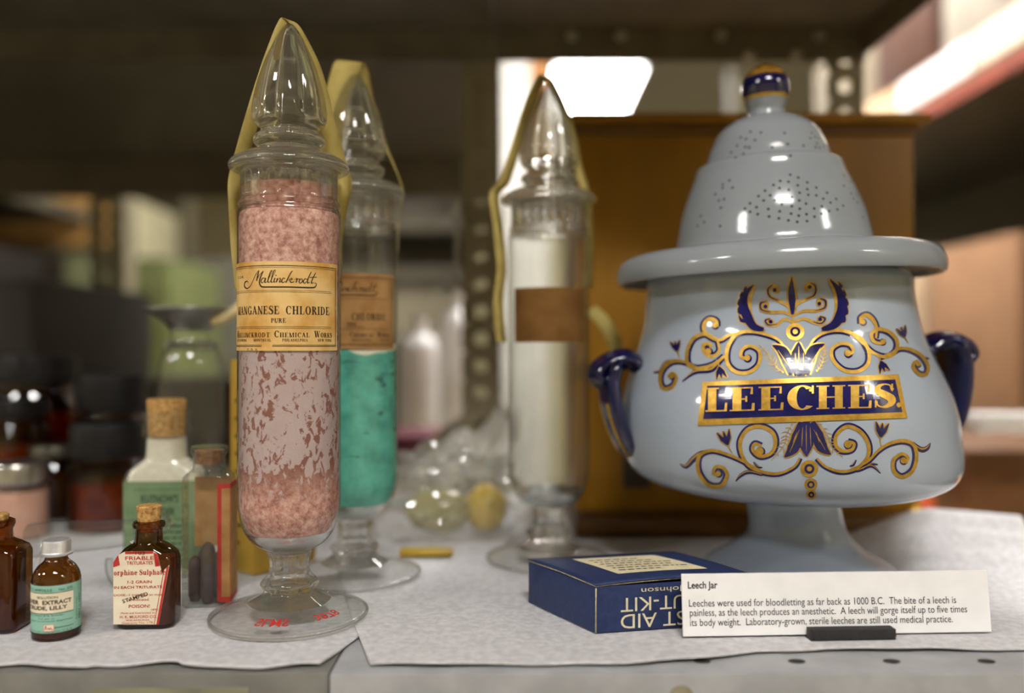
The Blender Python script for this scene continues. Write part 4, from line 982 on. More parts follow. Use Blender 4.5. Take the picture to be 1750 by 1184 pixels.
# ------------------------------------------------------------------ small medicine bottles at the front
def flatmap(y): return lambda x, z: Vector((x, y, z))
def cork(parent, r0, r1, z0, z1, name='cork'):
    return MB().lathe([(0, z0), (r0, z0), (r0 * .6 + r1 * .4, z0 + (z1 - z0) * .5), (r1, z1 - .0006), (r1 - .0006, z1), (0, z1)], 28).build(name, M['cork'], parent)
mo = thing('medicine_bottle', 'small corked amber bottle with a torn cream and red Morphine Sulphate label', 'bottle', (-.2158, .5185, .0010), rad(4))
MB().loft([(0, .0150, .0092, .005), (.0008, .0162, .0102, .006), (.0025, .0168, .0108, .0065), (.0390, .0168, .0108, .0065), (.0425, .0160, .0104, .007), (.0455, .0138, .0098, .009), (.0475, .0110, .0090, .0085), (.0486, .0090, .0086, .0084), (.0495, .0080, .0080, .0079), (.0560, .0076, .0076, .0075), (.0572, .0078, .0078, .0077), (.0580, .0090, .0090, .0089), (.0598, .0092, .0092, .0091), (.0612, .0086, .0086, .0085), (.0618, .0072, .0072, .0071)], 64).build('body', M['amber'], mo)
MB().loft([(.0018, .0140, .0086, .005), (.0400, .0142, .0088, .005)], 32).build('contents', M['brown_fill'], mo)
cork(mo, .0060, .0072, .0555, .0708)
LB = Art(); yF = -.01095
def poly(art, pts):
    art.add(pts, [tuple(range(len(pts)))]); return art
poly(LB, [(-.0166, .0036), (.0092, .0030), (.0145, .0335), (.0152, .0376), (.0120, .0345), (.0112, .0325), (.0100, .0372), (.0085, .0440), (.0062, .0458), (-.0100, .0458), (-.0138, .0440), (-.0166, .0395)])
ml = art_obj(LB, flatmap(yF), 'paper_label', M['cream'], mo); ml['label'] = 'torn cream paper label printed in red'
RB = Art()
RB.quad((.0078, .0031), (.0092, .0030), (.0150, .0370), (.0136, .0363)); RB.quad((.0064, .0032), (.0068, .0032), (.0124, .0350), (.0120, .0350))
RB.quad((-.0100, .0458), (.0062, .0458), (.0060, .0444), (-.0098, .0444)); RB.quad((-.0166, .0395), (-.0138, .0440), (-.0128, .0380), (-.0166, .0368)); RB.quad((.0085, .0440), (.0100, .0372), (.0072, .0368), (.0062, .0452))
def mline(art, txt, x0, x1, z0, z1, kind='sans', bold=.012, small=None):
    a = sans(txt, bold=bold) if kind == 'sans' else serif(txt, T=.2, t=.07, small=small)
    a.fit(x0, x1, z0, z1); art.join(a)
mline(RB, 'FRIABLE', -.0098, .0064, .0408, .0430); mline(RB, 'TRITURATES', -.0090, .0058, .0381, .0401)
mline(RB, 'orphine', -.0162, -.0030, .0312, .0352, 'serif'); mline(RB, 'Sulphate', -.0018, .0130, .0312, .0352, 'serif')
mline(RB, '1-2 GRAIN', -.0085, .0052, .0272, .0289); mline(RB, 'IN EACH TRITURATE', -.0160, .0112, .0242, .0258)
mline(RB, 'DOSE.-1 triturate as may', -.0162, .0110, .0196, .0212, bold=0); mline(RB, 'be indicated.', -.0084, .0040, .0170, .0186, bold=0)
mline(RB, 'POISON!', -.0078, .0042, .0130, .0149); mline(RB, '1890', .0048, .0088, .0112, .0124, bold=0)
mline(RB, 'Made and Guaranteed by', -.0122, .0072, .0092, .0106, bold=0); mline(RB, 'H. K. MULFORD CO.', -.0128, .0080, .0070, .0086)
mline(RB, 'PHILADELPHIA', -.0092, .0040, .0054, .0063); mline(RB, 'Guaranty No. 178.', -.0116, .0062, .0034, .0050, bold=0)
art_obj(RB, flatmap(yF - .00018), 'lettering', M['redink'], ml)
stm = sans('STAMPED', bold=.008).fit(0, .0150, 0, .0022); stm.xf(rot=rad(17), dx=-.0110, dy=.0158)
mline(stm, '103', -.0040, .0014, .0440, .0458, bold=0)
art_obj(stm, flatmap(yF - .0003), 'stamp', M['ink'], ml)

li = thing('medicine_vial', 'small glass vial with an aluminium cap and mint green EXTRACT label', 'vial', (-.2610, .4995, .0010), rad(28))
MB().lathe(smooth_prof([(0, 0), (.0112, 0), (.0126, .0012), (.0128, .003), (.0128, .030), (.0127, .0325), (.0120, .0360), (.0098, .0398), (.0072, .0422), (.0060, .0440), (.0059, .0475), (.0064, .0485), (.0064, .052)], 3), 64).build('body', M['amber'], li, sharp=60)
MB().lathe([(0, .0012), (.0116, .0012), (.0118, .0060), (0, .0062)], 32).build('contents', M['brown_fill'], li)
MB().lathe([(.0062, .0462), (.0086, .0462), (.0088, .0470), (.0080, .0476), (.0077, .0482), (.0076, .0535), (.0072, .0545), (.0062, .0549), (0, .0549)], 48).build('cap', M['aluminium'], li, sharp=30)
RV = .0128; cm1, cm2, cm3 = cylmap(RV + .00012), cylmap(RV + .00024), cylmap(RV + .00036)
lv = art_obj(Art().rect(-.026, .0042, .0235, .0312, 50, 1), cm1, 'paper_label', M['mint'], li); lv['label'] = 'mint green paper label'
WV = Art().rect(-.020, .0160, .0092, .0270, 30, 1); WV.rect(-.0070, .0058, -.0012, .0098, 6, 1)
art_obj(WV, cm2, 'white_panel', M['cream'], lv)
IV = Art()
for z in (.0272, .0158): IV.rect(-.022, z - .00012, .0092, z + .00012, 30, 1)
IV.rect(-.0012, .0076, .0092, .0079, 10, 1); IV.rect(-.022, .0042, .0235, .0049, 40, 1)
mline(IV, 'No. 370', .0012, .0086, .0282, .0296, bold=0); mline(IV, '1 CC AMPOULE', -.0180, -.0022, .0282, .0296, bold=0)
mline(IV, 'SOLUTION', -.0106, .0006, .0240, .0254); mline(IV, 'LIVER', -.0200, -.0096, .0208, .0232, bold=.03); mline(IV, 'EXTRACT', -.0074, .0080, .0208, .0232, bold=.03)
mline(IV, 'CRUDE, LILLY', -.0182, .0056, .0174, .0200, bold=.03)
mline(IV, 'Each c.c. shows B12 Activity:', -.0200, .0036, .0140, .0152, bold=0); mline(IV, '2 U. per cc.', -.0100, -.0008, .0124, .0135, bold=0); mline(IV, 'equivalent to contents dispensing', -.0200, .0086, .0110, .0120, bold=0)
mline(IV, 'ELI LILLY AND CO., Indianapolis, U. S. A.', -.0240, .0086, .0052, .0062, bold=0)
sd = sans('Expiration Date').fit(0, .0125, 0, .0011); sd.join(sans('MAY 1 1952').fit(0, .0140, -.0026, -.0011)); sd.xf(rot=rad(90), dx=.0122, dy=.0100); IV.join(sd)
art_obj(IV, cm3, 'lettering', M['ink'], lv)
RVA = Art(); RVA.ribbon([(-.0062, .0068), (-.0056, .0090), (-.0050, .0072), (-.0040, .0078), (-.0036, .0070), (-.0030, .0078), (-.0024, .0070), (-.0018, .0066)], .0004)
for a, b in (((-.0070, .0058), (-.0012, .0060)), ((-.0070, .0096), (-.0012, .0098)), ((-.0070, .0058), (-.0068, .0098)), ((-.0014, .0058), (-.0012, .0098))): RVA.rect(a[0], a[1], b[0], b[1], 4, 1)
art_obj(RVA, cm3, 'red_emblem', M['redink'], lv)

am = thing('medicine_bottle', 'amber corked bottle with a small printed cream label, cut off by the picture edge', 'bottle', (-.3040, .5120, .0010), rad(2))
MB().loft([(0, .0158, .0112, .004), (.0010, .0172, .0124, .005), (.0030, .0178, .0130, .0055), (.0440, .0178, .0130, .0055), (.0475, .0168, .0126, .007), (.0500, .0140, .0112, .0095), (.0515, .0112, .0100, .0098), (.0525, .0100, .0096, .0095), (.0575, .0096, .0094, .0093), (.0590, .0104, .0104, .0103), (.0610, .0110, .0110, .0109), (.0628, .0108, .0108, .0107), (.0636, .0090, .0090, .0089)], 64).build('body', M['amber'], am)
MB().loft([(.0018, .0150, .0104, .005), (.0460, .0150, .0104, .005)], 32).build('contents', M['brown_fill'], am)
cork(am, .0070, .0078, .0590, .0668)
al = art_obj(Art().rect(-.0150, .0050, .0080, .0405, 2, 2), flatmap(-.01318), 'paper_label', M['cream'], am)
AL = Art()
for a, b in (((-.0142, .0058), (.0072, .0061)), ((-.0142, .0394), (.0072, .0397)), ((.0069, .0058), (.0072, .0397))): AL.rect(*a, *b)
q = random.Random(4); z = .0375
for hgt in (.0011, .0022, .0022, .0018, .0013, .0013, .0013, .0013, .0013, .0013, .0020, .0018, .0018):
    x = -.0135
    while x < .0045:
        w_ = q.uniform(.0008, .0030); AL.rect(x, z - hgt, x + w_, z - hgt * .25); x += w_ + .0006
    z -= hgt + .00068
art_obj(AL, flatmap(-.0134), 'fine_print', M['ink'], al)

# ------------------------------------------------------------------ jars and bottles farther back on the shelf
em = thing('embossed_vial', 'clear square vial with a cork, dark pods inside and a red-bordered side label', 'vial', (-.1955, .5630, .0008), rad(7))
MB().loft([(0, .0136, .0112, .003), (.001, .0148, .0124, .004), (.003, .0150, .0126, .0042), (.0790, .0150, .0126, .0042), (.0822, .0146, .0124, .006), (.0845, .0128, .0116, .009), (.0860, .0104, .0102, .010), (.0875, .0098, .0098, .0097), (.0945, .0098, .0098, .0097), (.0965, .0110, .0110, .0109), (.0990, .0116, .0116, .0115), (.1010, .0112, .0112, .0111)], 64).build('body', M['glass'], em)
MB().lathe([(0, .0900), (.0086, .0900), (.0092, .0985), (0, .0988)], 28).build('cork', pmat('old_cork', (140, 100, 62), (104, 70, 40), 300, .85), em)
bk = art_obj(Art().rect(-.0118, .034, .0108, .0795), flatmap(.0116), 'backing_label', M['label_brown'], em)
sl = MB().box((.0078, -.01335, .0035), (.0158, -.01275, .0785)).box((.01515, -.0130, .0035), (.01585, .0095, .0785)).build('side_label', pmat('red_label_border', (150, 36, 28), (170, 48, 38), 120, .7), em, bevel=.0002)
MB().box((.0104, -.01355, .0070), (.0156, -.01330, .0755)).box((.0158, -.0125, .0070), (.0161, .0085, .0755)).build('label_panel', M['label_brown'], sl, smooth=False)
pods = pmat('dark_pods', (50, 36, 32), (72, 52, 46), 200, .6)
pd = []
for i, (x, y, h, r) in enumerate(((-.0085, -.002, .031, .0040), (0, -.004, .040, .0046), (.0080, -.003, .030, .0040), (-.004, .005, .034, .0042), (.005, .005, .032, .0042))):
    o = MB().lathe([(0, .0015), (r * .7, .002), (r, .006), (r, h - .006), (r * .8, h - .0022), (r * .35, h - .0004), (0, h)], 20).build('pod', pods, None)
    o.location = (em.location.x + x * cos(rad(7)) - y * sin(rad(7)), em.location.y + x * sin(rad(7)) + y * cos(rad(7)), .0008)
    tag(o, 'dark dried pod standing inside the clear square vial', 'pod', 'pods inside the square vial')
for i in range(8):
    MB().box((-.0138, -.0129, .012 + i * .0075), (-.0098 - (.0012 if i % 2 else 0), -.01255, .0165 + i * .0075)).build('raised_mark', M['glass'], em, bevel=.0004)

ku = thing('powder_bottle', 'white powder bottle with a tall cork and a green label reading POWDER', 'bottle', (-.2535, .640, .0006), rad(6))
MB().loft([(0, .0250, .0150, .004), (.001, .0264, .0164, .005), (.070, .0264, .0164, .005), (.0755, .0250, .0156, .007), (.0800, .0205, .0140, .010), (.0830, .0168, .0136, .0125), (.0850, .0152, .0146, .0140), (.0870, .0148, .0146, .0145), (.0990, .0148, .0148, .0147), (.1005, .0172, .0172, .0171), (.1060, .0176, .0176, .0175), (.1110, .0160, .0160, .0159), (.1165, .0172, .0172, .0171), (.1185, .0166, .0166, .0165)], 64).build('body', M['glass'], ku)
pw_ = MB().loft([(.0015, .0245, .0148, .004), (.070, .0245, .0148, .005), (.0760, .0230, .0142, .007), (.0805, .0180, .0130, .010), (.0835, .0140, .0128, .012), (.0985, .0132, .0132, .0131)], 48).build('powder', pmat('white_powder', (226, 222, 206), (214, 208, 190), 200, .9), None)
pw_.location = ku.location; pw_.rotation_euler = ku.rotation_euler
tag(pw_, 'fine white powder filling the green-labelled bottle', 'powder', kind='stuff')
MB().lathe([(0, .1000), (.0125, .1000), (.0132, .116), (.0138, .1255), (.0130, .127), (0, .1272)], 28).build('cork', M['cork'], ku)
grn = pmat('faded_green_label', (118, 142, 104), (104, 128, 92), 80, .75)
gb = MB().loft([(.006, .0267, .0167, .0052), (.069, .0267, .0167, .0052)], 64); gb.f = gb.f[:-2]
kl = gb.build('paper_label', grn, ku)
KU = Art(); mline(KU, "KUTNOW'S", -.0130, .0130, .0535, .0595, bold=.03); mline(KU, 'POWDER', -.0105, .0105, .0445, .0502, bold=.03)
KU.rect(-.018, .0415, .018, .0420); KU.rect(-.018, .0630, .018, .0634)
q = random.Random(8)
for i in range(7):
    x = -.018
    while x < .016:
        w_ = q.uniform(.002, .006); KU.rect(x, .036 - i * .0042, x + w_, .0376 - i * .0042); x += w_ + .0011
art_obj(KU, flatmap(-.01685), 'lettering', pmat('dark_green_ink', (44, 62, 44), (52, 70, 50), 100, .8), kl)

# glass feeder with a loop handle
fe = thing('glass_feeder', 'clear glass trough-shaped feeder with a loop handle lying behind the aluminium-capped vial', 'feeder', (-.262, .592, .0008), rad(4))
pts = [(-.062, 0, .034), (-.050, 0, .036), (-.030, 0, .037), (-.010, 0, .038), (.008, 0, .0395), (.020, 0, .0425), (.028, 0, .0465)]
MB().tube(catmull(pts, 5), [.0115 - .0062 * (i / 30) ** 1.6 for i in range(31)], 28).build('trough', M['glass'], fe, sharp=60)
MB().lathe([(.0046, -.0015), (.0056, -.0012), (.0060, 0), (.0056, .0012), (.0046, .0015)], 24).map(lambda v: Vector((v.z * .9 - v.x * .4 + .0285, v.y, v.x * .9 + .0468))).build('spout_rim', M['pressed'], fe)
MB().tube([(.000 + .0145 * cos(rad(a)) * .8, 0, .0172 + .0155 * sin(rad(a))) for a in range(75, -210, -15)], .0024, 12).build('loop_handle', M['pressed'], fe)
MB().tube([(-.050 + .009 * cos(rad(a)), 0, .0145 + .0135 * sin(rad(a))) for a in range(0, 360, 15)], .0018, 10, closed=True).build('end_loop', M['pressed'], fe)

# wide-rimmed glass with a dished top
fu = thing('glass_funnel_bottle', 'tall clear glass vessel with a wide flared rim behind the green-labelled bottle', 'vessel', (-.2706, .735, .0004))
MB().lathe(smooth_prof([(0, .001), (.024, .001), (.0268, .004), (.0272, .03), (.0268, .10), (.0262, .140), (.0240, .156), (.0195, .166), (.0165, .172), (.0162, .178), (.0200, .184), (.0270, .190), (.0345, .1945), (.0365, .1960), (.0355, .1975), (.0280, .1935), (.0180, .1885), (.006, .186), (0, .1855)], 4), 64).build('body', M['glass'], fu)
MB().lathe(smooth_prof([(.016, .1795), (.0195, .1838), (.0270, .1898), (.0348, .1942), (.0372, .1962), (.0358, .1982), (.0280, .1942), (.0190, .1892), (.006, .1868), (0, .1862)], 3), 64).build('flared_rim', pmat('dull_grey_rim', (120, 118, 112), (150, 148, 142), 50, .3, metal=.7), fu, sharp=60)
MB().lathe([(.0170, .163), (.0205, .164), (.0215, .1665), (.0205, .169), (.0168, .170)], 48).build('neck_ring', M['pressed'], fu)
rubber = pmat('cream_rubber', (214, 196, 146), (200, 182, 130), 60, .5)
MB().tube(catmull([(.022, -.012, .186), (.034, -.012, .190), (.046, -.006, .202), (.054, 0, .222), (.060, .004, .246), (.066, .006, .262)], 8), .0042, 12).build('rubber_tube', rubber, fu)

# brown jars
def brown_jar(label, px, Y, hw, top, lid_h, glass, lidm, fillm=None, fill_top=.7, neck=.82, shoulder=.78, group='brown glass jars at the dark end of the shelf'):
    """hw half width in picture pixels at depth Y; top in picture rows"""
    r = hw * Y / FPX; H = CAMZ - (top - 592) * Y / FPX - .0006
    t = thing('glass_jar', label, 'jar', ((px - 875) / FPX * Y, Y, .0006), 0, group)
    hb = H - lid_h
    MB().lathe(smooth_prof([(0, 0), (r * .9, 0), (r * .99, .003), (r, .008), (r, hb * shoulder), (r * .97, hb * (shoulder + .06)), (r * (neck + .04), hb * .95), (r * neck, hb * .97), (r * neck, hb + lid_h * .6)], 4), 56).build('body', glass, t)
    ri = r * .9
    if fillm: MB().lathe([(0, .002), (ri, .002), (ri, hb * shoulder * fill_top), (0, hb * shoulder * fill_top)], 40).build('contents', fillm, t)
    rl = r * (neck + .09)
    MB().lathe([(rl * .9, hb), (rl, hb + .001), (rl * 1.02, hb + lid_h * .3), (rl * 1.0, hb + lid_h * .4), (rl * 1.02, hb + lid_h * .8), (rl * .96, hb + lid_h), (0, hb + lid_h)], 56, lambda a, q, z: q * (1 + .008 * cos(40 * a))).build('lid', lidm, t, sharp=40)
    return t
redfill = pmat('dark_red_powder', (150, 60, 44), (120, 44, 34), 60, .8)
brownf = pmat('orange_brown_powder', (190, 120, 50), (150, 88, 34), 60, .8)
pinkf = pmat('pink_beige_powder', (222, 172, 150), (208, 158, 136), 60, .85)
brown_jar('squat amber jar with a ribbed black lid beside the green-labelled powder bottle', 186, .800, 66, 722, .030, M['amber'], M['lid_black'], brownf, .8)
brown_jar('tall dark jar with a wide black lid standing behind the squat amber jar', 190, .905, 60, 640, .038, M['amber_dark'], M['lid_black'], redfill, .75)
brown_jar('tallest dark red jar with a black lid at the dark end of the shelf', 62, .930, 72, 608, .030, M['amber_dark'], M['lid_black'], redfill, .95)
brown_jar('amber jar with a thin dark lid in front of the tallest red jar', 20, .850, 58, 682, .018, M['amber'], M['lid_black'], brownf, .9)
brown_jar('low olive jar with a dark tin lid between the pink jar and the amber jar', 96, .845, 46, 760, .012, M['amber'], pmat('dark_tin', (96, 92, 80), (80, 76, 66), 60, .35, metal=.8), pmat('olive_powder', (96, 84, 40), (80, 70, 34), 60, .9), .9)
brown_jar('clear jar of pinkish powder with a silvery screw lid at the picture edge', 30, .760, 52, 790, .017, M['glass'], M['tin'], pinkf, 1.0, neck=.9, shoulder=.86, group=None)

# yellow carton behind the crystal bottle
yc = thing('yellow_carton', 'tall yellow cardboard carton standing behind the pink crystal bottle', 'carton', (-.186, .627, .0012), rad(50))
ym = pmat('yellow_carton_board', (186, 150, 52), (168, 132, 42), 30, .6)
MB().box((0, 0, 0), (.055, .030, .155)).build('carton', ym, yc, bevel=.0008)
YA = Art()
for i in range(9): YA.rect(.008, .02 + i * .013, .008 + .014 * (.5 + .5 * ((i * 37) % 10) / 10), .0222 + i * .013)
art_obj(YA, lambda x, z: Vector((-.0003, 0.030 - x * .85, z)), 'printing', M['ink'], yc)
art_obj(Art().rect(.006, .05, .048, .120), flatmap(-.0003), 'paper_label', M['label_tan'], yc)

# clear plastic bag with its contents
def bag():
    plastic = thin_glass('clear_plastic_film', (.93, .93, .92), (.72, .72, .70), .10, .06, veil=.15, veilcol=(232, 230, 222))
    cx_, cy_, rx, ry, hz = -.058, .774, .078, .064, .074
    vs = []; fs = []; n, m_ = 72, 26
    for j in range(m_ + 1):
        f = j / m_ * pi / 2
        for i in range(n):
            a = 2 * pi * i / n
            x = cx_ + rx * cos(a) * cos(f) ** .7; y = cy_ + ry * sin(a) * cos(f) ** .7; z = .002 + hz * sin(f)
            if z > .05: x += .35 * (z - .05)
            nv = Vector((x * 34, y * 34, z * 34)); d = noise.noise(nv) * .011 + abs(noise.noise(nv * 2.2)) * -.020
            k = 1 + d / .07
            vs.append((cx_ + (x - cx_) * k, cy_ + (y - cy_) * k, .0045 + max(0, z - .002) * (1 + d / .05)))
    for j in range(m_):
        for i in range(n):
            i2 = (i + 1) % n; fs.append((j * n + i, j * n + i2, (j + 1) * n + i2, (j + 1) * n + i))
    b = thing('plastic_bag', 'crumpled clear plastic bag with yellowish things inside, behind the teal bottle', 'bag', (0, 0, 0))
    MB().add(vs, fs).build('film', plastic, b, sharp=30, fix=False)
    # the gathered loose neck rises behind the empty bottle
    vs = []; fs = []
    for j in range(15):
        for i in range(41):
            u, v = i / 40, j / 14
            pa = P(690, 815, .84) * (1 - u) + P(884, 815, .84) * u; pb = P(765, 752, .85) * (1 - u) + P(888, 690, .85) * u
            p = pa * (1 - v) + pb * v; x = p.x + .05; y = p.y + .010 * sin(u * 15 + v * 5) + .006 * sin(u * 31 - v * 7); z = p.z + .006 * v * sin(u * 11)
            vs.append((x - .05, y, z))
    for j in range(14):
        for i in range(40):
            k = j * 41 + i; fs.append((k, k + 1, k + 42, k + 41))
    MB().add(vs, fs).build('loose_flap', thin_glass('white_plastic_film', (.9, .9, .9), (.7, .7, .7), .12, .10, veil=.7, veilcol=(242, 240, 234)), b, sharp=60, fix=False)
bag()
gj = MB().lathe(smooth_prof([(0, -.029), (.006, -.028), (.014, -.020), (.0185, -.006), (.019, .006), (.016, .018), (.008, .026), (0, .028)], 4), 40)
gj.map(lambda v: Vector((v.z, v.y, v.x)))
o = gj.build('oval_jar', pmat('greenish_glass', (176, 166, 104), (150, 140, 82), 30, .15, coat=.5)); o.location = (-.064, .758, .0235)
tag(o, 'oval greenish glass jar lying inside the clear plastic bag', 'jar')
o = MB().lathe(smooth_prof([(0, -.018), (.010, -.017), (.016, -.010), (.0185, 0), (.017, .011), (.010, .019), (.005, .022), (0, .023)], 4), 40).build('yellow_ball', pmat('yellow_rubber', (214, 180, 10), (196, 162, 8), 30, .35)); o.location = (-.023, .768, .0225)
tag(o, 'yellow rounded container inside the clear plastic bag', 'container')
box_thing('yellow_packet', pmat('mustard_packet', (170, 140, 30), (150, 120, 24), 30, .5), (-.088, .675, .0030), (-.046, .692, .0075), 'flat mustard-yellow packet under the front of the plastic bag', 'packet')

# ------------------------------------------------------------------ shelves and goods behind, all out of focus
def goods(name, col, a, b, label, cat, group=None, c2=None, rough=.6):
    return box_thing(name, pmat(name + '_board', col, c2 or tuple(int(v * .92) for v in col), 14, rough), a, b, label, cat, group, bevel=.004)
wp = pmat('white_plastic', (232, 230, 228), (224, 222, 220), 20, .4)
def jug(px, Y, hw, y0, y1, label):
    r = hw * Y / FPX; z0 = -.0005; H = CAMZ - (y0 - 592) * Y / FPX - z0
    t = thing('plastic_jug', label, 'jug', ((px - 875) / FPX * Y, Y, z0), 0, 'white jugs on the shelf behind')
    MB().lathe(smooth_prof([(0, 0), (r * .95, 0), (r, .006), (r, H * .72), (r * .8, H * .84), (r * .38, H * .9), (r * .36, H * .93)], 4), 40).build('body', wp, t)
    MB().lathe([(r * .42, H * .91), (r * .42, H), (0, H)], 28).build('cap', wp, t, sharp=40)
jug(716, 1.36, 34, 545, 0, 'white plastic jug on the rear shelf beside the teal bottle')
jug(779, 1.42, 30, 500, 0, 'taller white plastic jug on the rear shelf against the perforated post')
goods('maroon_box', (92, 26, 44), (-.30, 1.11, -.001), (-.07, 1.24, .052), 'low maroon box lying in front of the white jugs', 'box')
goods('dark_carton', (62, 54, 40), (-.62, 1.25, -.001), (-.34, 1.6, .115), 'dark brown carton on the shelf behind the brown jars', 'carton')
goods('dark_carton', (48, 42, 34), (-1.02, 1.2, -.001), (-.66, 1.6, .26), 'near-black carton beside the dark brown carton on the rear shelf', 'carton')
# far rack with green fronts
for i, (px0, px1, py0, py1, Y, col, lab) in enumerate(((196, 290, 440, 700, 2.3, (110, 117, 68), 'pale green metal cabinet standing in the far aisle behind the brown jars'), (108, 146, 440, 700, 2.35, (110, 114, 78), 'narrow pale green cabinet end next to the far grey post'), (300, 400, 440, 640, 2.75, (104, 100, 86), 'grey carton stack behind the wide-rimmed glass vessel'))):
    p0, p1 = P(px0, py1, Y), P(px1, py0, Y)
    goods('cabinet' if i < 2 else 'grey_carton', col, (p0.x, Y, FLOOR), (p1.x, Y + .4, p1.z), lab, 'cabinet' if i < 2 else 'carton')
# left aisle rack running away from the eye
lr = thing('shelving_unit', 'dark shelving rack running down the far aisle with cream cartons on its edge', 'shelving', (0, 0, 0))
mb = MB().box((-1.95, 2.1, .565), (-1.36, 2.82, .60)).box((-1.95, 2.82, .455), (-1.36, 5.2, .49))
for z in (-.45, .05): mb.box((-1.95, 2.1, z - .035), (-1.36, 5.2, z))
mb.build('shelves', M['dark_steel'], lr, smooth=False)
for y in (2.1, 3.6, 5.15): MB().box((-1.36, y, FLOOR), (-1.32, y + .06, 1.2)).build('post', M['olive_steel'], lr, smooth=False)
MB().box((-1.97, 2.1, FLOOR), (-1.95, 5.2, 1.2)).build('back_panel', M['dark_steel'], lr, smooth=False)
goods('cream_carton', (214, 196, 150), (-1.80, 2.16, .601), (-1.366, 2.60, .70), 'cream carton at the near end of the far dark rack', 'carton', c2=(196, 176, 128))
goods('tan_carton', (196, 150, 84), (-1.78, 2.84, .491), (-1.366, 3.04, .68), 'tan carton between cream cartons on the far dark rack', 'carton')
goods('cream_carton', (236, 228, 186), (-1.78, 3.08, .491), (-1.366, 3.57, .70), 'bright cream carton lit by the far ceiling light, left of the tall tape', 'carton')
for i, (y, c) in enumerate(((2.2, (44, 38, 32)), (2.75, (58, 48, 38)), (3.2, (70, 58, 40)))):
    goods('dark_carton', c, (-1.85, y, .051), (-1.40, y + .40, .44), ('dark carton nearest on the middle shelf of the far dark rack', 'dark carton second along the middle shelf of the far dark rack', 'brown carton farthest along the middle shelf of the far dark rack')[i], 'carton')
far = thing('shelving_unit', 'distant shelving unit seen through the gap between the teal bottle and the perforated post', 'shelving', (0, 0, 0))
mb = MB()
for z in (-.3, .15, .42, .62): mb.box((-1.05, 3.4, z), (-.16, 3.8, z + .05))
mb.build('shelves', M['dark_steel'], far, smooth=False)
for x in (-1.05, -.2): MB().box((x, 3.4, FLOOR), (x + .05, 3.45, 1.3)).build('post', M['olive_steel'], far, smooth=False)
MB().box((-1.05, 3.79, FLOOR), (-.16, 3.8, 1.3)).build('back_panel', M['dark_steel'], far, smooth=False)
goods('grey_carton', (150, 140, 116), (-.62, 3.45, .201), (-.24, 3.75, .40), 'grey carton on the distant shelf left of the perforated post', 'carton')
# tall pale things behind the empty bottle
p0, p1 = P(852, 700, 3.0), P(940, 345, 3.0)
goods('white_cabinet', (176, 172, 164), (p0.x, 3.0, FLOOR), (p1.x, 3.4, p1.z), 'white cabinet far behind the empty bottle', 'cabinet')
q0, q1 = P(853, 345, 3.02), P(904, 60, 3.02)
goods('white_carton', (236, 232, 224), (q0.x, 3.02, p1.z + .0005), (q1.x, 3.3, q1.z), 'tall white carton on the white cabinet beside the perforated post', 'carton')
q0, q1 = P(906, 345, 3.02), P(938, 60, 3.02)
goods('brown_carton', (176, 118, 56), (q0.x, 3.02, p1.z + .0005), (q1.x, 3.3, q1.z), 'narrow upright brown carton on the white cabinet beside the white one', 'carton')
# right-hand rack with brightly lit boxes
rr = thing('shelving_unit', 'shelving rack beyond the aisle on the jar side, its edge loaded with brightly lit boxes', 'shelving', (0, 0, 0))
RX = .89
mb = MB()
for z in (-.5, -.02, .70): mb.box((RX, 1.15, z - .04), (RX + .55, 3.6, z))
mb.build('shelves', M['dark_steel'], rr, smooth=False)
for y in (1.15, 3.55): MB().box((RX, y, FLOOR), (RX + .04, y + .05, 1.3)).build('post', M['olive_steel'], rr, smooth=False)
MB().box((RX + .55, 1.15, FLOOR), (RX + .57, 3.6, 1.3)).build('back_panel', M['dark_steel'], rr, smooth=False)
MB().box((RX - .004, 1.15, .655), (RX - .0005, 3.6, .685)).build('shelf_edge', pmat('rust_red_edge', (150, 72, 52), (130, 60, 44), 20, .5), rr, smooth=False)
yy = 1.22
q = random.Random(3)
cols = [((236, 228, 218), 'white'), ((226, 206, 180), 'pale tan'), ((240, 236, 230), 'bright white'), ((214, 176, 136), 'tan'), ((238, 230, 220), 'off-white'), ((232, 214, 196), 'cream'), ((240, 234, 226), 'chalk-white')]
ords = ['nearest', 'second', 'third', 'fourth', 'fifth', 'sixth', 'seventh']
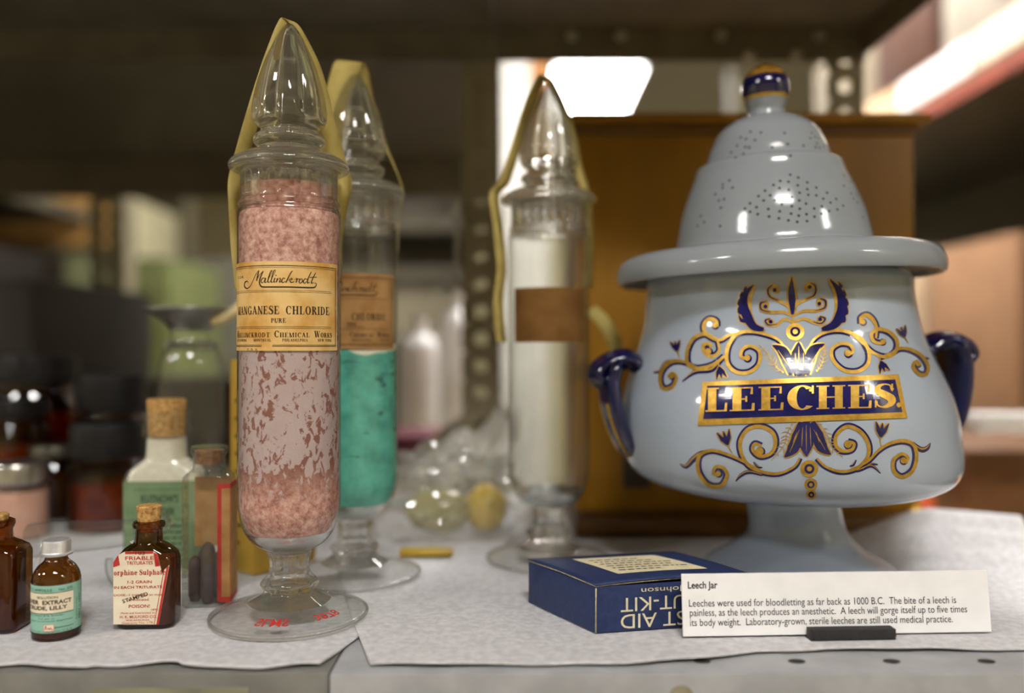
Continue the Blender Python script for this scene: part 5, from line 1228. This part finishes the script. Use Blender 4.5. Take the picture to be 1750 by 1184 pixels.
for i, (c, nm) in enumerate(cols):
    L_ = (.30, .26, .34, .22, .36, .30, .34)[i]
    goods('flat_box', c, (RX + .042, yy, .7015), (RX + .4, yy + L_ - .02, .7015 + .095), '%s flat box, %s along the bright row on the rack past the jar' % (nm, ords[i]), 'box', 'flat boxes along the bright rack edge')
    yy += L_
for i, (y, c, h, nm) in enumerate(((1.25, (92, 48, 30), .30, 'rust brown'), (1.6, (150, 140, 126), .24, 'pale grey'), (1.95, (74, 44, 30), .28, 'dark brown'), (2.4, (150, 138, 118), .22, 'pale cream'))):
    goods('stacked_box', c, (RX + .05, y, .798), (RX + .38, y + .3, .798 + h), '%s box standing on top of the bright flat boxes on the side rack' % nm, 'box', 'boxes on the bright row')
for i, (y, c, z1, nm) in enumerate(((1.22, (122, 80, 50), .40, 'brown'), (1.62, (156, 116, 84), .38, 'peach-brown'), (2.0, (178, 152, 122), .36, 'beige'), (2.4, (232, 228, 220), .44, 'white'))):
    goods('tall_carton', c, (RX + .05, y, -.019), (RX + .42, y + .34, z1), '%s tall carton on the middle shelf of the side rack past the jar' % nm, 'carton', 'tall cartons on the side rack')
# low trolley beyond the shelf end
tr_ = thing('trolley', 'low trolley with a white rail and cream top beyond the shelf end', 'trolley', (0, 0, 0))
MB().box((.56, 1.05, .06), (.87, 1.08, .085)).build('rail', wp, tr_, bevel=.003)
MB().box((.55, 1.0, -.10), (.87, 1.5, -.075)).build('top', pmat('cream_laminate', (224, 200, 150), (212, 188, 136), 12, .5), tr_, bevel=.003)
for x, y in ((.84, 1.03), (.84, 1.46), (.60, 1.46)):
    MB().box((x, y, FLOOR), (x + .025, y + .025, .0595 if y < 1.1 else -.1)).build('leg', M['dark_steel'], tr_, bevel=.002)
goods('brown_carton', (96, 62, 34), (.60, 1.15, -.0745), (.82, 1.4, .03), 'dark brown box on the low trolley past the jar', 'box')
goods('orange_packet', (214, 92, 40), (.475, 1.12, -.25), (.545, 1.2, .03 - .06), 'orange packet glimpsed under the jar between case and trolley', 'packet')
goods('red_box', (170, 44, 34), (.60, .92, -.2), (.72, .99, -.055), 'red box below the trolley edge at the picture corner', 'box')
